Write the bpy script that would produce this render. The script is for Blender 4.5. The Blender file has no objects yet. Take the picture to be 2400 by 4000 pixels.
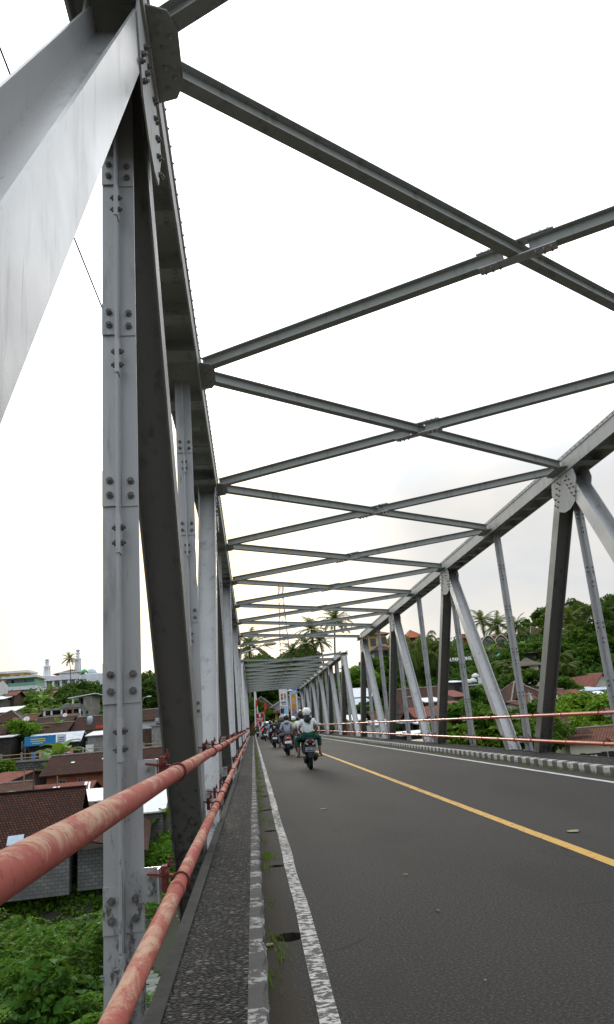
import bpy, math, random
import numpy as np
from mathutils import Vector, Matrix
random.seed(7)
RNG = np.random.default_rng(11)
S = bpy.context.scene
COL = S.collection
# ------------------------------------------------------------------ camera
cam_d = bpy.data.cameras.new('camera'); cam = bpy.data.objects.new('camera', cam_d); COL.objects.link(cam)
YAW, PITCH, ROLL = 0.0926, 0.2783, -0.0809
_f = Vector((math.sin(YAW)*math.cos(PITCH), math.cos(YAW)*math.cos(PITCH), math.sin(PITCH)))
_r = Vector((math.cos(YAW), -math.sin(YAW), 0)); _u = _r.cross(_f)
_r2 = math.cos(ROLL)*_r + math.sin(ROLL)*_u; _u2 = math.cos(ROLL)*_u - math.sin(ROLL)*_r
M = Matrix((_r2, _u2, -_f)).transposed().to_4x4(); M.translation = (0, 0, 1.25)
cam.matrix_world = M
cam_d.sensor_fit = 'VERTICAL'; cam_d.sensor_height = 24.0; cam_d.lens = 2876.1/4000*24.0
cam_d.clip_start = 0.05; cam_d.clip_end = 3000
S.camera = cam
# ------------------------------------------------------------------ sky and sun
SUN_AZ, SUN_EL = math.radians(-3.67), math.radians(12.52)
sdir = Vector((math.sin(SUN_AZ)*math.cos(SUN_EL), math.cos(SUN_AZ)*math.cos(SUN_EL), math.sin(SUN_EL)))
W = bpy.data.worlds.new('World'); S.world = W; W.use_nodes = True
wn = W.node_tree.nodes; wl = W.node_tree.links; wn.clear()
def N(nt, t, **kw):
    n = nt.nodes.new(t)
    for k, v in kw.items():
        if k.startswith('i_'):
            key = k[2:]
            n.inputs[int(key) if key.isdigit() else key].default_value = v
        else: setattr(n, k, v)
    return n
wt = W.node_tree
sky = N(wt, 'ShaderNodeTexSky', sky_type='NISHITA'); sky.sun_disc = False
sky.sun_elevation = SUN_EL; sky.sun_rotation = SUN_AZ; sky.air_density = 1.2; sky.dust_density = 3.0
bg1 = N(wt, 'ShaderNodeBackground', i_Strength=0.06); wl.new(sky.outputs[0], bg1.inputs[0])
tc = N(wt, 'ShaderNodeTexCoord')
dotp = N(wt, 'ShaderNodeVectorMath', operation='DOT_PRODUCT'); dotp.inputs[1].default_value = sdir
wl.new(tc.outputs['Generated'], dotp.inputs[0])
def wmr(src, a, b, c, d, smooth=False):
    m = N(wt, 'ShaderNodeMapRange', i_1=a, i_2=b, i_3=c, i_4=d, clamp=True); m.interpolation_type = 'SMOOTHSTEP' if smooth else 'LINEAR'; wl.new(src, m.inputs[0]); return m.outputs[0]
def wmath(op, a, b):
    m = N(wt, 'ShaderNodeMath', operation=op)
    for i, v in enumerate((a, b)):
        if isinstance(v, (int, float)): m.inputs[i].default_value = v
        else: wl.new(v, m.inputs[i])
    return m.outputs[0]
sep = N(wt, 'ShaderNodeSeparateXYZ'); wl.new(tc.outputs['Generated'], sep.inputs[0])
D_, Z_ = dotp.outputs['Value'], sep.outputs[2]
# low bank of cloud: thin and bright round the sun, grey blue to the right, darkest opposite the sun
disc = wmath('MULTIPLY', wmr(D_, .9994, .9997, 0, 1, True), 9.0)   # the veiled sun itself
low = wmath('MULTIPLY', wmr(D_, -.25, .85, 1.35, 1.05, True), wmath('ADD', .9, wmath('MULTIPLY', wmr(D_, .95, 1.0, 0, 1, True), .8)))
high_front = wmath('MULTIPLY', wmr(Z_, .24, .56, 0, 1, True), wmr(D_, .15, .85, .35, 2.2, True))
zen = wmath('MULTIPLY', wmr(Z_, .5, .8, 0, 1, True), .35)
smx = wmath('ADD', wmath('ADD', wmath('ADD', low, high_front), zen), disc)
mp = N(wt, 'ShaderNodeMapping'); mp.inputs['Scale'].default_value = (1, 1, 2.6); wl.new(tc.outputs['Generated'], mp.inputs[0])
cn = N(wt, 'ShaderNodeTexNoise', i_Scale=3.2, i_Detail=9.0, i_Roughness=0.55, i_Distortion=0.35); wl.new(mp.outputs[0], cn.inputs['Vector'])
cr = N(wt, 'ShaderNodeMapRange', i_1=0.38, i_2=0.62, i_3=0.0, i_4=1.0, clamp=True); wl.new(cn.outputs[0], cr.inputs[0])
cc = N(wt, 'ShaderNodeMix', data_type='RGBA'); cc.inputs[6].default_value = (0.82, 0.87, 0.925, 1); cc.inputs[7].default_value = (1.0, 0.98, 0.95, 1)
wl.new(cr.outputs[0], cc.inputs[0])
tint = N(wt, 'ShaderNodeMix', data_type='RGBA'); tint.inputs[6].default_value = (0.80, 0.89, 1.0, 1); wl.new(wmr(D_, -.6, .6, 0, 1), tint.inputs[0]); wl.new(cc.outputs[2], tint.inputs[7])
warm = N(wt, 'ShaderNodeMix', data_type='RGBA', blend_type='MULTIPLY'); warm.inputs[7].default_value = (1.0, 0.92, 0.76, 1); wl.new(wmr(D_, .955, .998, 0, 1, True), warm.inputs[0]); wl.new(tint.outputs[2], warm.inputs[6])
halo = N(wt, 'ShaderNodeMix', data_type='RGBA', blend_type='MULTIPLY'); halo.inputs[7].default_value = (1.0, 0.90, 0.70, 1); wl.new(wmr(D_, .988, .9998, 0, 1), halo.inputs[0]); wl.new(warm.outputs[2], halo.inputs[6])
bg2 = N(wt, 'ShaderNodeBackground'); wl.new(halo.outputs[2], bg2.inputs[0]); wl.new(smx, bg2.inputs[1])
mx = N(wt, 'ShaderNodeMixShader', i_0=0.88); wl.new(bg1.outputs[0], mx.inputs[1]); wl.new(bg2.outputs[0], mx.inputs[2])
wo = N(wt, 'ShaderNodeOutputWorld'); wl.new(mx.outputs[0], wo.inputs[0])
sl = bpy.data.lights.new('sun', 'SUN'); sl.energy = 1.1; sl.angle = math.radians(11); sl.color = (1.0, 0.93, 0.82)
so = bpy.data.objects.new('sun', sl); COL.objects.link(so); so.rotation_euler = (-sdir).to_track_quat('-Z', 'Y').to_euler()
S.view_settings.view_transform = 'Standard'; S.view_settings.look = 'None'; S.view_settings.exposure = -0.08; S.view_settings.gamma = 1.0
try:
    S.cycles.max_bounces = 7; S.cycles.transparent_max_bounces = 6
except Exception: pass
# ------------------------------------------------------------------ mesh helpers
class MB:
    """collects simple shapes; build() links them as one mesh object with metre UVs"""
    def __init__(s): s.v = []; s.f = []; s.m = []; s.cur = 0
    def add(s, vs, fs):
        o = len(s.v); s.v.extend([tuple(p) for p in vs]); s.f.extend([tuple(i+o for i in f) for f in fs]); s.m.extend([s.cur]*len(fs)); return s
    def box(s, c, d, R=None):
        x, y, z = d[0]/2, d[1]/2, d[2]/2
        vs = [Vector((a*x, b*y, e*z)) for a in (-1, 1) for b in (-1, 1) for e in (-1, 1)]
        if R is not None: vs = [R @ v for v in vs]
        c = Vector(c)
        return s.add([v+c for v in vs], [(0,1,3,2),(4,6,7,5),(0,4,5,1),(2,3,7,6),(0,2,6,4),(1,5,7,3)])
    def bb(s, x0, x1, y0, y1, z0, z1): return s.box(((x0+x1)/2, (y0+y1)/2, (z0+z1)/2), (x1-x0, y1-y0, z1-z0))
    def ext(s, prof, p0, p1, U, V):
        p0, p1, U, V = Vector(p0), Vector(p1), Vector(U), Vector(V); n = len(prof)
        vs = [p0+U*a+V*b for a, b in prof]+[p1+U*a+V*b for a, b in prof]
        fs = [(i, (i+1) % n, n+(i+1) % n, n+i) for i in range(n)]+[tuple(range(n-1, -1, -1)), tuple(range(n, 2*n))]
        return s.add(vs, fs)
    def bar(s, p0, p1, w, h, up=(0, 0, 1)):
        p0, p1 = Vector(p0), Vector(p1); d = (p1-p0).normalized(); U = d.cross(Vector(up))
        U = U.normalized() if U.length > 1e-4 else Vector((1, 0, 0)); V = U.cross(d)
        return s.ext([(-w/2, -h/2), (w/2, -h/2), (w/2, h/2), (-w/2, h/2)], p0, p1, U, V)
    def tube(s, path, r, n=8, caps=True):
        P = [Vector(p) for p in path]; rs = r if isinstance(r, (list, tuple)) else [r]*len(P)
        vs = []; up = None
        for i, p in enumerate(P):
            d = (P[min(i+1, len(P)-1)]-P[max(i-1, 0)]).normalized()
            if up is None: up = d.orthogonal().normalized()
            up = (up-d*up.dot(d)); up = up.normalized() if up.length > 1e-5 else d.orthogonal().normalized()
            b = d.cross(up)
            for k in range(n):
                a = 2*math.pi*k/n; vs.append(p+(up*math.cos(a)+b*math.sin(a))*rs[i])
        fs = [(i*n+k, i*n+(k+1) % n, (i+1)*n+(k+1) % n, (i+1)*n+k) for i in range(len(P)-1) for k in range(n)]
        if caps: fs += [tuple(range(n-1, -1, -1)), tuple(range((len(P)-1)*n, len(P)*n))]
        return s.add(vs, fs)
    def lathe(s, prof, c=(0, 0, 0), n=16, R=None, sc=(1, 1)):
        c = Vector(c); vs = []
        for r, z in prof:
            for k in range(n):
                a = 2*math.pi*k/n; v = Vector((r*math.cos(a)*sc[0], r*math.sin(a)*sc[1], z))
                vs.append(c+(R @ v if R is not None else v))
        m = len(prof)
        fs = [(i*n+k, i*n+(k+1) % n, (i+1)*n+(k+1) % n, (i+1)*n+k) for i in range(m-1) for k in range(n)]
        if prof[0][0] > 1e-4: fs.append(tuple(range(n-1, -1, -1)))
        if prof[-1][0] > 1e-4: fs.append(tuple(range((m-1)*n, m*n)))
        return s.add(vs, fs)
    def ell(s, c, d, n=12, m=8, R=None, z0=-1.0, z1=1.0):
        a0, a1 = math.asin(z0), math.asin(z1)
        prof = [(max(math.cos(a0+(a1-a0)*i/m), 1e-5), math.sin(a0+(a1-a0)*i/m)) for i in range(m+1)]
        Sc = Matrix.Diagonal(Vector(d)); RR = (R @ Sc) if R is not None else Sc
        return s.lathe(prof, c, n, RR)
    def bolt(s, p, nrm, r=0.022, h=0.025):
        p, nrm = Vector(p), Vector(nrm).normalized()
        s.tube([p, p+nrm*h], r, 6); return s.tube([p+nrm*h, p+nrm*(h*1.7)], r*.5, 6)
    def loft(s, rings, caps=True):
        n = len(rings[0]); vs = [p for r in rings for p in r]
        fs = [(i*n+k, i*n+(k+1) % n, (i+1)*n+(k+1) % n, (i+1)*n+k) for i in range(len(rings)-1) for k in range(n)]
        if caps: fs += [tuple(range(n-1, -1, -1)), tuple(range((len(rings)-1)*n, len(rings)*n))]
        return s.add(vs, fs)
    def build(s, name, mat, parent=None, smooth=False, bevel=0.0, loc=None, rz=0.0, uv=True):
        me = bpy.data.meshes.new(name); me.from_pydata(s.v, [], s.f); 
        mats = mat if isinstance(mat, (list, tuple)) else [mat]
        for m_ in mats: me.materials.append(m_)
        if len(mats) > 1: me.polygons.foreach_set('material_index', s.m)
        if smooth: me.polygons.foreach_set('use_smooth', [True]*len(me.polygons))
        me.update()
        if uv and len(me.polygons) < 60000: metre_uv(me)
        o = bpy.data.objects.new(name, me); COL.objects.link(o)
        if parent is not None: o.parent = parent
        if loc is not None: o.location = loc
        if rz: o.rotation_euler.z = rz
        if bevel > 0:
            b = o.modifiers.new('bevel', 'BEVEL'); b.width = bevel; b.segments = 2; b.limit_method = 'ANGLE'; b.angle_limit = 0.7
        return o
def metre_uv(me):
    nl = len(me.loops); nf = len(me.polygons)
    if nl == 0: return
    uvl = me.uv_layers.new(name='UVMap')
    co = np.zeros(len(me.vertices)*3); me.vertices.foreach_get('co', co); co = co.reshape(-1, 3)
    nr = np.zeros(nf*3); me.polygons.foreach_get('normal', nr); nr = nr.reshape(-1, 3)
    lv = np.zeros(nl, dtype=np.int32); me.loops.foreach_get('vertex_index', lv)
    lt = np.zeros(nf, dtype=np.int32); me.polygons.foreach_get('loop_total', lt)
    pf = np.repeat(np.arange(nf), lt); n = nr[pf]
    h = np.stack([-n[:, 1], n[:, 0], np.zeros(nl)], -1); L = np.linalg.norm(h, axis=1)
    h[L < 1e-3] = (1, 0, 0); h /= np.linalg.norm(h, axis=1)[:, None]
    v = np.cross(n, h); p = co[lv]
    out = np.stack([(p*h).sum(1), (p*v).sum(1)], -1).astype(np.float32)
    uvl.data.foreach_set('uv', out.ravel())
def tag(o, label=None, cat=None, group=None, kind=None):
    if label: o['label'] = label
    if cat: o['category'] = cat
    if group: o['group'] = group
    if kind: o['kind'] = kind
    return o
def empty(name, loc, label, cat, group=None, rz=0.0):
    o = bpy.data.objects.new(name, None); COL.objects.link(o); o.location = loc; o.rotation_euler.z = rz
    o.empty_display_size = .2
    return tag(o, label, cat, group)
def copy_tree(o, parent=None):
    c = o.copy(); COL.objects.link(c)
    if parent is not None: c.parent = parent
    for ch in [k for k in o.children]: copy_tree(ch, c)
    return c
def structure(o): o['kind'] = 'structure'; return o
def np_mesh(name, V, F, mat, parent=None, uvs=None, smooth=False):
    V = np.asarray(V, dtype=np.float32); F = np.asarray(F, dtype=np.int32); k = F.shape[1]
    me = bpy.data.meshes.new(name); me.vertices.add(len(V)); me.vertices.foreach_set('co', V.ravel())
    me.loops.add(F.size); me.loops.foreach_set('vertex_index', F.ravel()); me.polygons.add(len(F))
    me.polygons.foreach_set('loop_start', np.arange(0, F.size, k, dtype=np.int32))
    if smooth: me.polygons.foreach_set('use_smooth', np.ones(len(F), dtype=bool))
    me.materials.append(mat); me.update(calc_edges=True)
    if uvs is not None:
        u = me.uv_layers.new(name='UVMap'); u.data.foreach_set('uv', np.asarray(uvs, np.float32).ravel())
    o = bpy.data.objects.new(name, me); COL.objects.link(o)
    if parent is not None: o.parent = parent
    return o
def text_obj(name, body, size, mat, loc, rot, ext=0.01, parent=None, sx=1.0):
    cu = bpy.data.curves.new(name, 'FONT'); cu.body = body; cu.size = size; cu.extrude = ext; cu.align_x = 'CENTER'; cu.align_y = 'CENTER'; cu.offset = size*0.012
    t = bpy.data.objects.new(name+'_c', cu); COL.objects.link(t); bpy.context.view_layer.update()
    me = bpy.data.meshes.new_from_object(t.evaluated_get(bpy.context.evaluated_depsgraph_get()))
    bpy.data.objects.remove(t); me.materials.clear(); me.materials.append(mat)
    o = bpy.data.objects.new(name, me); COL.objects.link(o); o.location = loc; o.rotation_euler = rot; o.scale = (sx, 1, 1)
    if parent is not None: o.parent = parent
    return o
def skin(name, pts, edges, mat, parent=None, sub=1):
    """grow one continuous skin surface over a joint skeleton; pts = [(pos, radius or (rx,ry))]"""
    me = bpy.data.meshes.new(name); me.from_pydata([p for p, r in pts], edges, []); o = bpy.data.objects.new(name, me); COL.objects.link(o)
    m = o.modifiers.new('s', 'SKIN'); m.use_smooth_shade = True
    for i, (p, r) in enumerate(pts):
        sv = me.skin_vertices[0].data[i]; sv.radius = r if isinstance(r, tuple) else (r, r); sv.use_root = (i == 0)
    if sub: ss = o.modifiers.new('u', 'SUBSURF'); ss.levels = sub; ss.render_levels = sub
    bpy.context.view_layer.update()
    e = o.evaluated_get(bpy.context.evaluated_depsgraph_get()); m2 = bpy.data.meshes.new_from_object(e)
    bpy.data.objects.remove(o); m2.materials.clear(); m2.materials.append(mat); m2.name = name
    m2.polygons.foreach_set('use_smooth', [True]*len(m2.polygons))
    o2 = bpy.data.objects.new(name, m2); COL.objects.link(o2)
    if parent is not None: o2.parent = parent
    return o2
# ------------------------------------------------------------------ materials
def newmat(name):
    m = bpy.data.materials.new(name); m.use_nodes = True; return m, m.node_tree, m.node_tree.nodes['Principled BSDF']
def ramp(nt, fac, stops):
    r = nt.nodes.new('ShaderNodeValToRGB'); el = r.color_ramp.elements
    while len(el) < len(stops): el.new(0.5)
    for e, (p, c) in zip(el, stops): e.position = p; e.color = (*c, 1) if len(c) == 3 else c
    nt.links.new(fac, r.inputs[0]); return r.outputs[0]
def noise(nt, scale, detail=6, rough=.6, coord='Object', sc=None, dist=0.0):
    t = N(nt, 'ShaderNodeTexCoord'); n = N(nt, 'ShaderNodeTexNoise', i_Scale=scale, i_Detail=float(detail), i_Roughness=rough, i_Distortion=dist)
    if sc:
        mp_ = N(nt, 'ShaderNodeMapping'); mp_.inputs['Scale'].default_value = sc; nt.links.new(t.outputs[coord], mp_.inputs[0]); nt.links.new(mp_.outputs[0], n.inputs['Vector'])
    else: nt.links.new(t.outputs[coord], n.inputs['Vector'])
    return n.outputs[0]
def mixc(nt, fac, a, b, mode='MIX'):
    m = N(nt, 'ShaderNodeMix', data_type='RGBA', blend_type=mode)
    for k, v in ((0, fac), (6, a), (7, b)):
        if hasattr(v, 'links') or hasattr(v, 'node'): nt.links.new(v, m.inputs[k])
        elif k == 0: m.inputs[0].default_value = v
        else: m.inputs[k].default_value = (*v, 1)
    return m.outputs[2]
def bump(nt, bs, h, strength=.3, dist=.02):
    b = N(nt, 'ShaderNodeBump', i_Strength=strength, i_Distance=dist); nt.links.new(h, b.inputs['Height']); nt.links.new(b.outputs[0], bs.inputs['Normal'])
def mat(name, c, rough=.6, metal=0.0, c2=None, scale=6.0, lo=.35, hi=.65, bmp=0.0, spec=.22, sc=None, bscale=None, emit=0.0, coat=0.0):
    m, nt, bs = newmat(name)
    bs.inputs['Roughness'].default_value = rough; bs.inputs['Metallic'].default_value = metal; bs.inputs['Specular IOR Level'].default_value = spec
    bs.inputs['Base Color'].default_value = (*c, 1); bs.inputs['Coat Weight'].default_value = coat
    if c2 is not None:
        n = noise(nt, scale, sc=sc); nt.links.new(ramp(nt, n, [(lo, c), (hi, c2)]), bs.inputs['Base Color'])
    if bmp: bump(nt, bs, noise(nt, bscale or scale*4, 4), bmp)
    if emit: bs.inputs['Emission Color'].default_value = (*c, 1); bs.inputs['Emission Strength'].default_value = emit
    return m
def steel_mat(name='steel', base=(.445, .445, .44), dirt=(.10, .10, .085), spec=.8, r0=.26, r1=.44):
    m, nt, bs = newmat(name)
    n1 = noise(nt, 1.6, 8, .65); n2 = noise(nt, 7.0, 8, .7, sc=(1, 1, .18)); n3 = noise(nt, 60, 3, .5)
    c = mixc(nt, n1, tuple(k*.86 for k in base), tuple(k*1.14 for k in base))
    f = ramp(nt, n2, [(.54, (0, 0, 0)), (.78, (.8, .8, .8))])
    c = mixc(nt, f, c, dirt)
    spots = ramp(nt, noise(nt, 22, 6, .7), [(.68, (0, 0, 0)), (.74, (1, 1, 1))])
    c = mixc(nt, spots, c, (.16, .15, .13))
    sc_ = ramp(nt, noise(nt, 1.0, 4, .6, sc=(34, 34, 2.2)), [(.68, (0, 0, 0)), (.72, (.75,)*3)]); c = mixc(nt, sc_, c, (.13, .125, .115))   # scratches
    t = N(nt, 'ShaderNodeTexCoord'); sz = N(nt, 'ShaderNodeSeparateXYZ'); nt.links.new(t.outputs['Object'], sz.inputs[0])
    gr = N(nt, 'ShaderNodeMapRange', i_1=.1, i_2=1.5, i_3=.21, i_4=0.0, clamp=True); nt.links.new(sz.outputs[2], gr.inputs[0])   # road grime splashed up the feet of the members
    ga = N(nt, 'ShaderNodeMath', operation='ADD'); nt.links.new(gr.outputs[0], ga.inputs[0]); nt.links.new(noise(nt, 17, 8, .75, sc=(1, 1, .4)), ga.inputs[1])
    c = mixc(nt, ramp(nt, ga.outputs[0], [(.69, (0, 0, 0)), (.77, (.85,)*3)]), c, (.05, .046, .04))
    rs = ramp(nt, noise(nt, 13, 8, .75, sc=(1, 1, .3)), [(.66, (0, 0, 0)), (.72, (.6,)*3)]); c = mixc(nt, rs, c, (.20, .13, .085))
    nt.links.new(c, bs.inputs['Base Color']); bs.inputs['Metallic'].default_value = .15; bs.inputs['Specular IOR Level'].default_value = spec
    nt.links.new(ramp(nt, n1, [(.3, (r0,)*3), (.7, (r1,)*3)]), bs.inputs['Roughness'])
    bump(nt, bs, n3, .10, .003); return m
def brick_mat(name, c1, c2, mortar, w, h, ms=.012, rough=.85, bmp=.5, off=.5, dirtc=None, squash=1.0, jit=.5):
    m, nt, bs = newmat(name); t = N(nt, 'ShaderNodeTexCoord')
    b = N(nt, 'ShaderNodeTexBrick', offset=off); nt.links.new(t.outputs['UV'], b.inputs['Vector'])
    for k, v in (('Color1', c1), ('Color2', c2), ('Mortar', mortar)): b.inputs[k].default_value = (*v, 1)
    b.inputs['Scale'].default_value = 1.0; b.inputs['Brick Width'].default_value = w; b.inputs['Row Height'].default_value = h; b.inputs['Mortar Size'].default_value = ms; b.inputs['Mortar Smooth'].default_value = .2
    c = b.outputs[0]
    n = noise(nt, .7, 7, .65)
    c = mixc(nt, ramp(nt, n, [(.4, (0, 0, 0)), (.7, (.75,)*3)]), c, dirtc or tuple(k*.45 for k in c1))
    n2 = noise(nt, 5.0, 5, .6); c = mixc(nt, .35, c, mixc(nt, n2, (.5,)*3, (1, 1, 1)), 'MULTIPLY')
    nt.links.new(c, bs.inputs['Base Color']); bs.inputs['Roughness'].default_value = rough; bs.inputs['Specular IOR Level'].default_value = .1
    bump(nt, bs, b.outputs[1], -bmp, .03); return m
def leaf_mat(name, a, b, c=None, rough=.5, trans=.25):
    m, nt, bs = newmat(name)
    oi = N(nt, 'ShaderNodeObjectInfo'); n = noise(nt, 1.3, 4, .6)
    n2 = noise(nt, 9.0, 2, .5)
    mixf = N(nt, 'ShaderNodeMath', operation='ADD', use_clamp=True)
    s1 = N(nt, 'ShaderNodeMath', operation='MULTIPLY', i_1=.45); nt.links.new(oi.outputs['Random'], s1.inputs[0])
    s2 = N(nt, 'ShaderNodeMath', operation='MULTIPLY', i_1=.75); nt.links.new(n2, s2.inputs[0])
    nt.links.new(s1.outputs[0], mixf.inputs[0]); nt.links.new(s2.outputs[0], mixf.inputs[1])
    col = ramp(nt, mixf.outputs[0], [(.2, a), (.75, b)] + ([(.95, c)] if c else []))
    nt.links.new(col, bs.inputs['Base Color']); bs.inputs['Roughness'].default_value = rough; bs.inputs['Specular IOR Level'].default_value = .10
    tr = N(nt, 'ShaderNodeBsdfTranslucent'); tc_ = mixc(nt, .5, col, (.22, .30, .03)); nt.links.new(tc_, tr.inputs[0])
    ms = N(nt, 'ShaderNodeMixShader', i_0=trans); nt.links.new(bs.outputs[0], ms.inputs[1]); nt.links.new(tr.outputs[0], ms.inputs[2])
    nt.links.new(ms.outputs[0], nt.nodes['Material Output'].inputs[0]); return m
STEEL = steel_mat()
STEEL_OLD = steel_mat('steel_weathered', (.36, .37, .345), (.08, .085, .055), .15, .65, .85)
STEEL_DK = steel_mat('steel_grime_shade', (.20, .20, .185), (.055, .052, .04), .4, .4, .6)  # darker copy for descending diagonals: underside shade put into the colour, with grime
STEEL_MID = steel_mat('steel_chord', (.43, .43, .41), (.09, .088, .07), .18, .6, .8)
BOLT = mat('bolt_steel', (.20, .20, .20), .5, .3, (.12, .10, .09), 30)
GREYC = mat('concrete', (.30, .29, .27), .9, 0, (.16, .155, .145), 2.2, .3, .75, .25)
DARKC = mat('dark_concrete', (.13, .128, .12), .9, 0, (.06, .06, .055), 2.5, .3, .7, .3)
WHITE = mat('white_paint', (.72, .72, .70), .6, 0, (.48, .47, .44), 1.4, .35, .8)
CREAM = mat('cream_plaster', (.66, .60, .46), .8, 0, (.50, .45, .34), 1.2, .35, .8)
YELLOWP = mat('yellow_plaster', (.62, .44, .15), .8, 0, (.50, .34, .12), 1.0)
BLACKP = mat('black_plastic', (.018, .018, .02), .45, 0, (.028, .028, .03), 20)
RUBBER = mat('tyre_rubber', (.018, .018, .018), .85, 0, (.03, .028, .026), 12)
CHROME = mat('silver_trim', (.55, .56, .58), .3, .7, (.45, .45, .46), 10)
GLASS = mat('dark_glass', (.02, .025, .03), .08, 0, (.03, .035, .04), 3, spec=.6)
WOODD = mat('dark_wood', (.07, .045, .03), .8, 0, (.12, .08, .05), 3, sc=(1, 1, .2))
WOODL = mat('pale_wood', (.30, .22, .13), .8, 0, (.20, .15, .09), 4)
TILE_D = brick_mat('dark_roof_tile', (.066, .027, .018), (.125, .050, .030), (.010, .007, .006), .20, .23, .035, dirtc=(.030, .019, .015))
TILE_R = brick_mat('red_roof_tile', (.17, .052, .028), (.26, .085, .045), (.035, .020, .015), .20, .23, .035, dirtc=(.07, .032, .024))
TILE_O = brick_mat('orange_roof_tile', (.46, .12, .045), (.52, .15, .06), (.22, .06, .03), .20, .23, .035, dirtc=(.30, .09, .04))
TILE_M = brick_mat('mixed_roof_tile', (.22, .075, .04), (.075, .038, .028), (.02, .014, .012), .20, .23, .035, dirtc=(.045, .026, .02))
THATCH = mat('thatch', (.15, .125, .10), .95, 0, (.075, .062, .05), 9, .3, .7, .6, sc=(3, 3, .4))
BLOCK = brick_mat('grey_block', (.17, .168, .16), (.23, .225, .21), (.11, .107, .10), .42, .21, .025, dirtc=(.09, .09, .08))
BRICK = brick_mat('red_brick', (.36, .11, .05), (.44, .16, .075), (.16, .12, .09), .23, .085, .014, dirtc=(.14, .065, .04))
STONE = brick_mat('stone_masonry', (.115, .108, .10), (.185, .175, .16), (.05, .047, .043), .5, .26, .05, dirtc=(.04, .042, .036))
RUST = mat('rusty_sheet', (.17, .062, .042), .7, .1, (.085, .035, .03), 1.6, .3, .7, .2)
def corr_mat(name, c, c2, rough=.5, metal=.2, step=.18):
    m, nt, bs = newmat(name); t = N(nt, 'ShaderNodeTexCoord'); w = N(nt, 'ShaderNodeTexWave', wave_type='BANDS', bands_direction='X', i_Scale=1/step*.5*2/6.2832*3.14)
    nt.links.new(t.outputs['UV'], w.inputs['Vector']); n = noise(nt, 1.1, 7, .65)
    nt.links.new(ramp(nt, n, [(.3, c), (.72, c2)]), bs.inputs['Base Color']); bs.inputs['Roughness'].default_value = rough; bs.inputs['Metallic'].default_value = metal; bs.inputs['Specular IOR Level'].default_value = .2
    bump(nt, bs, w.outputs[1], .5, .03); return m
ZINC = corr_mat('zinc_sheet', (.62, .66, .70), (.40, .42, .44))
ZINC_W = corr_mat('white_sheet', (.80, .81, .82), (.62, .62, .62), .45, .05)
ZINC_B = corr_mat('bluish_sheet', (.42, .52, .62), (.28, .34, .40))
RUST_C = corr_mat('rusty_corrugated', (.22, .060, .040), (.095, .032, .024), .85, .0)
L_DARK = leaf_mat('leaf_dark', (0.014, 0.045, 0.008), (0.045, 0.105, 0.012), (0.085, 0.14, 0.015))
L_MID = leaf_mat('leaf_mid', (0.026, 0.078, 0.008), (0.075, 0.165, 0.014), (0.14, 0.21, 0.02))
L_LIME = leaf_mat('leaf_lime', (0.06, 0.14, 0.01), (0.125, 0.24, 0.015), (0.2, 0.28, 0.02))
L_PALM = leaf_mat('leaf_palm', (0.03, 0.058, 0.01), (0.075, 0.115, 0.015), (0.14, 0.14, 0.022))
L_BANANA = leaf_mat('leaf_banana', (0.038, 0.11, 0.014), (0.09, 0.21, 0.025), (0.16, 0.27, 0.04), .35, .35)
L_NEAR = leaf_mat('leaf_near', (0.022, 0.08, 0.008), (0.075, 0.19, 0.012), (0.18, 0.28, 0.02), .65, .35)
L_VINE = leaf_mat('leaf_vine', (.016, .062, .008), (.055, .150, .016), (.24, .30, .03), .65, .25)
L_DRY = leaf_mat('leaf_dry', (.10, .075, .04), (.18, .14, .07), None, .8, .2)
BARK = mat('bark', (.11, .085, .062), .95, 0, (.05, .04, .03), 5, .3, .7, .5, sc=(1, 1, .3))
PBARK = mat('palm_bark', (.17, .145, .115), .95, 0, (.09, .075, .06), 6, .3, .7, .5, sc=(.4, .4, 3))
SKIN = mat('skin', (.30, .155, .095), .5, 0, (.26, .13, .08), 8)
def cloth(name, c, k=.75): return mat(name, c, .9, 0, tuple(x*k for x in c), 9, .35, .7, .15)

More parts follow.
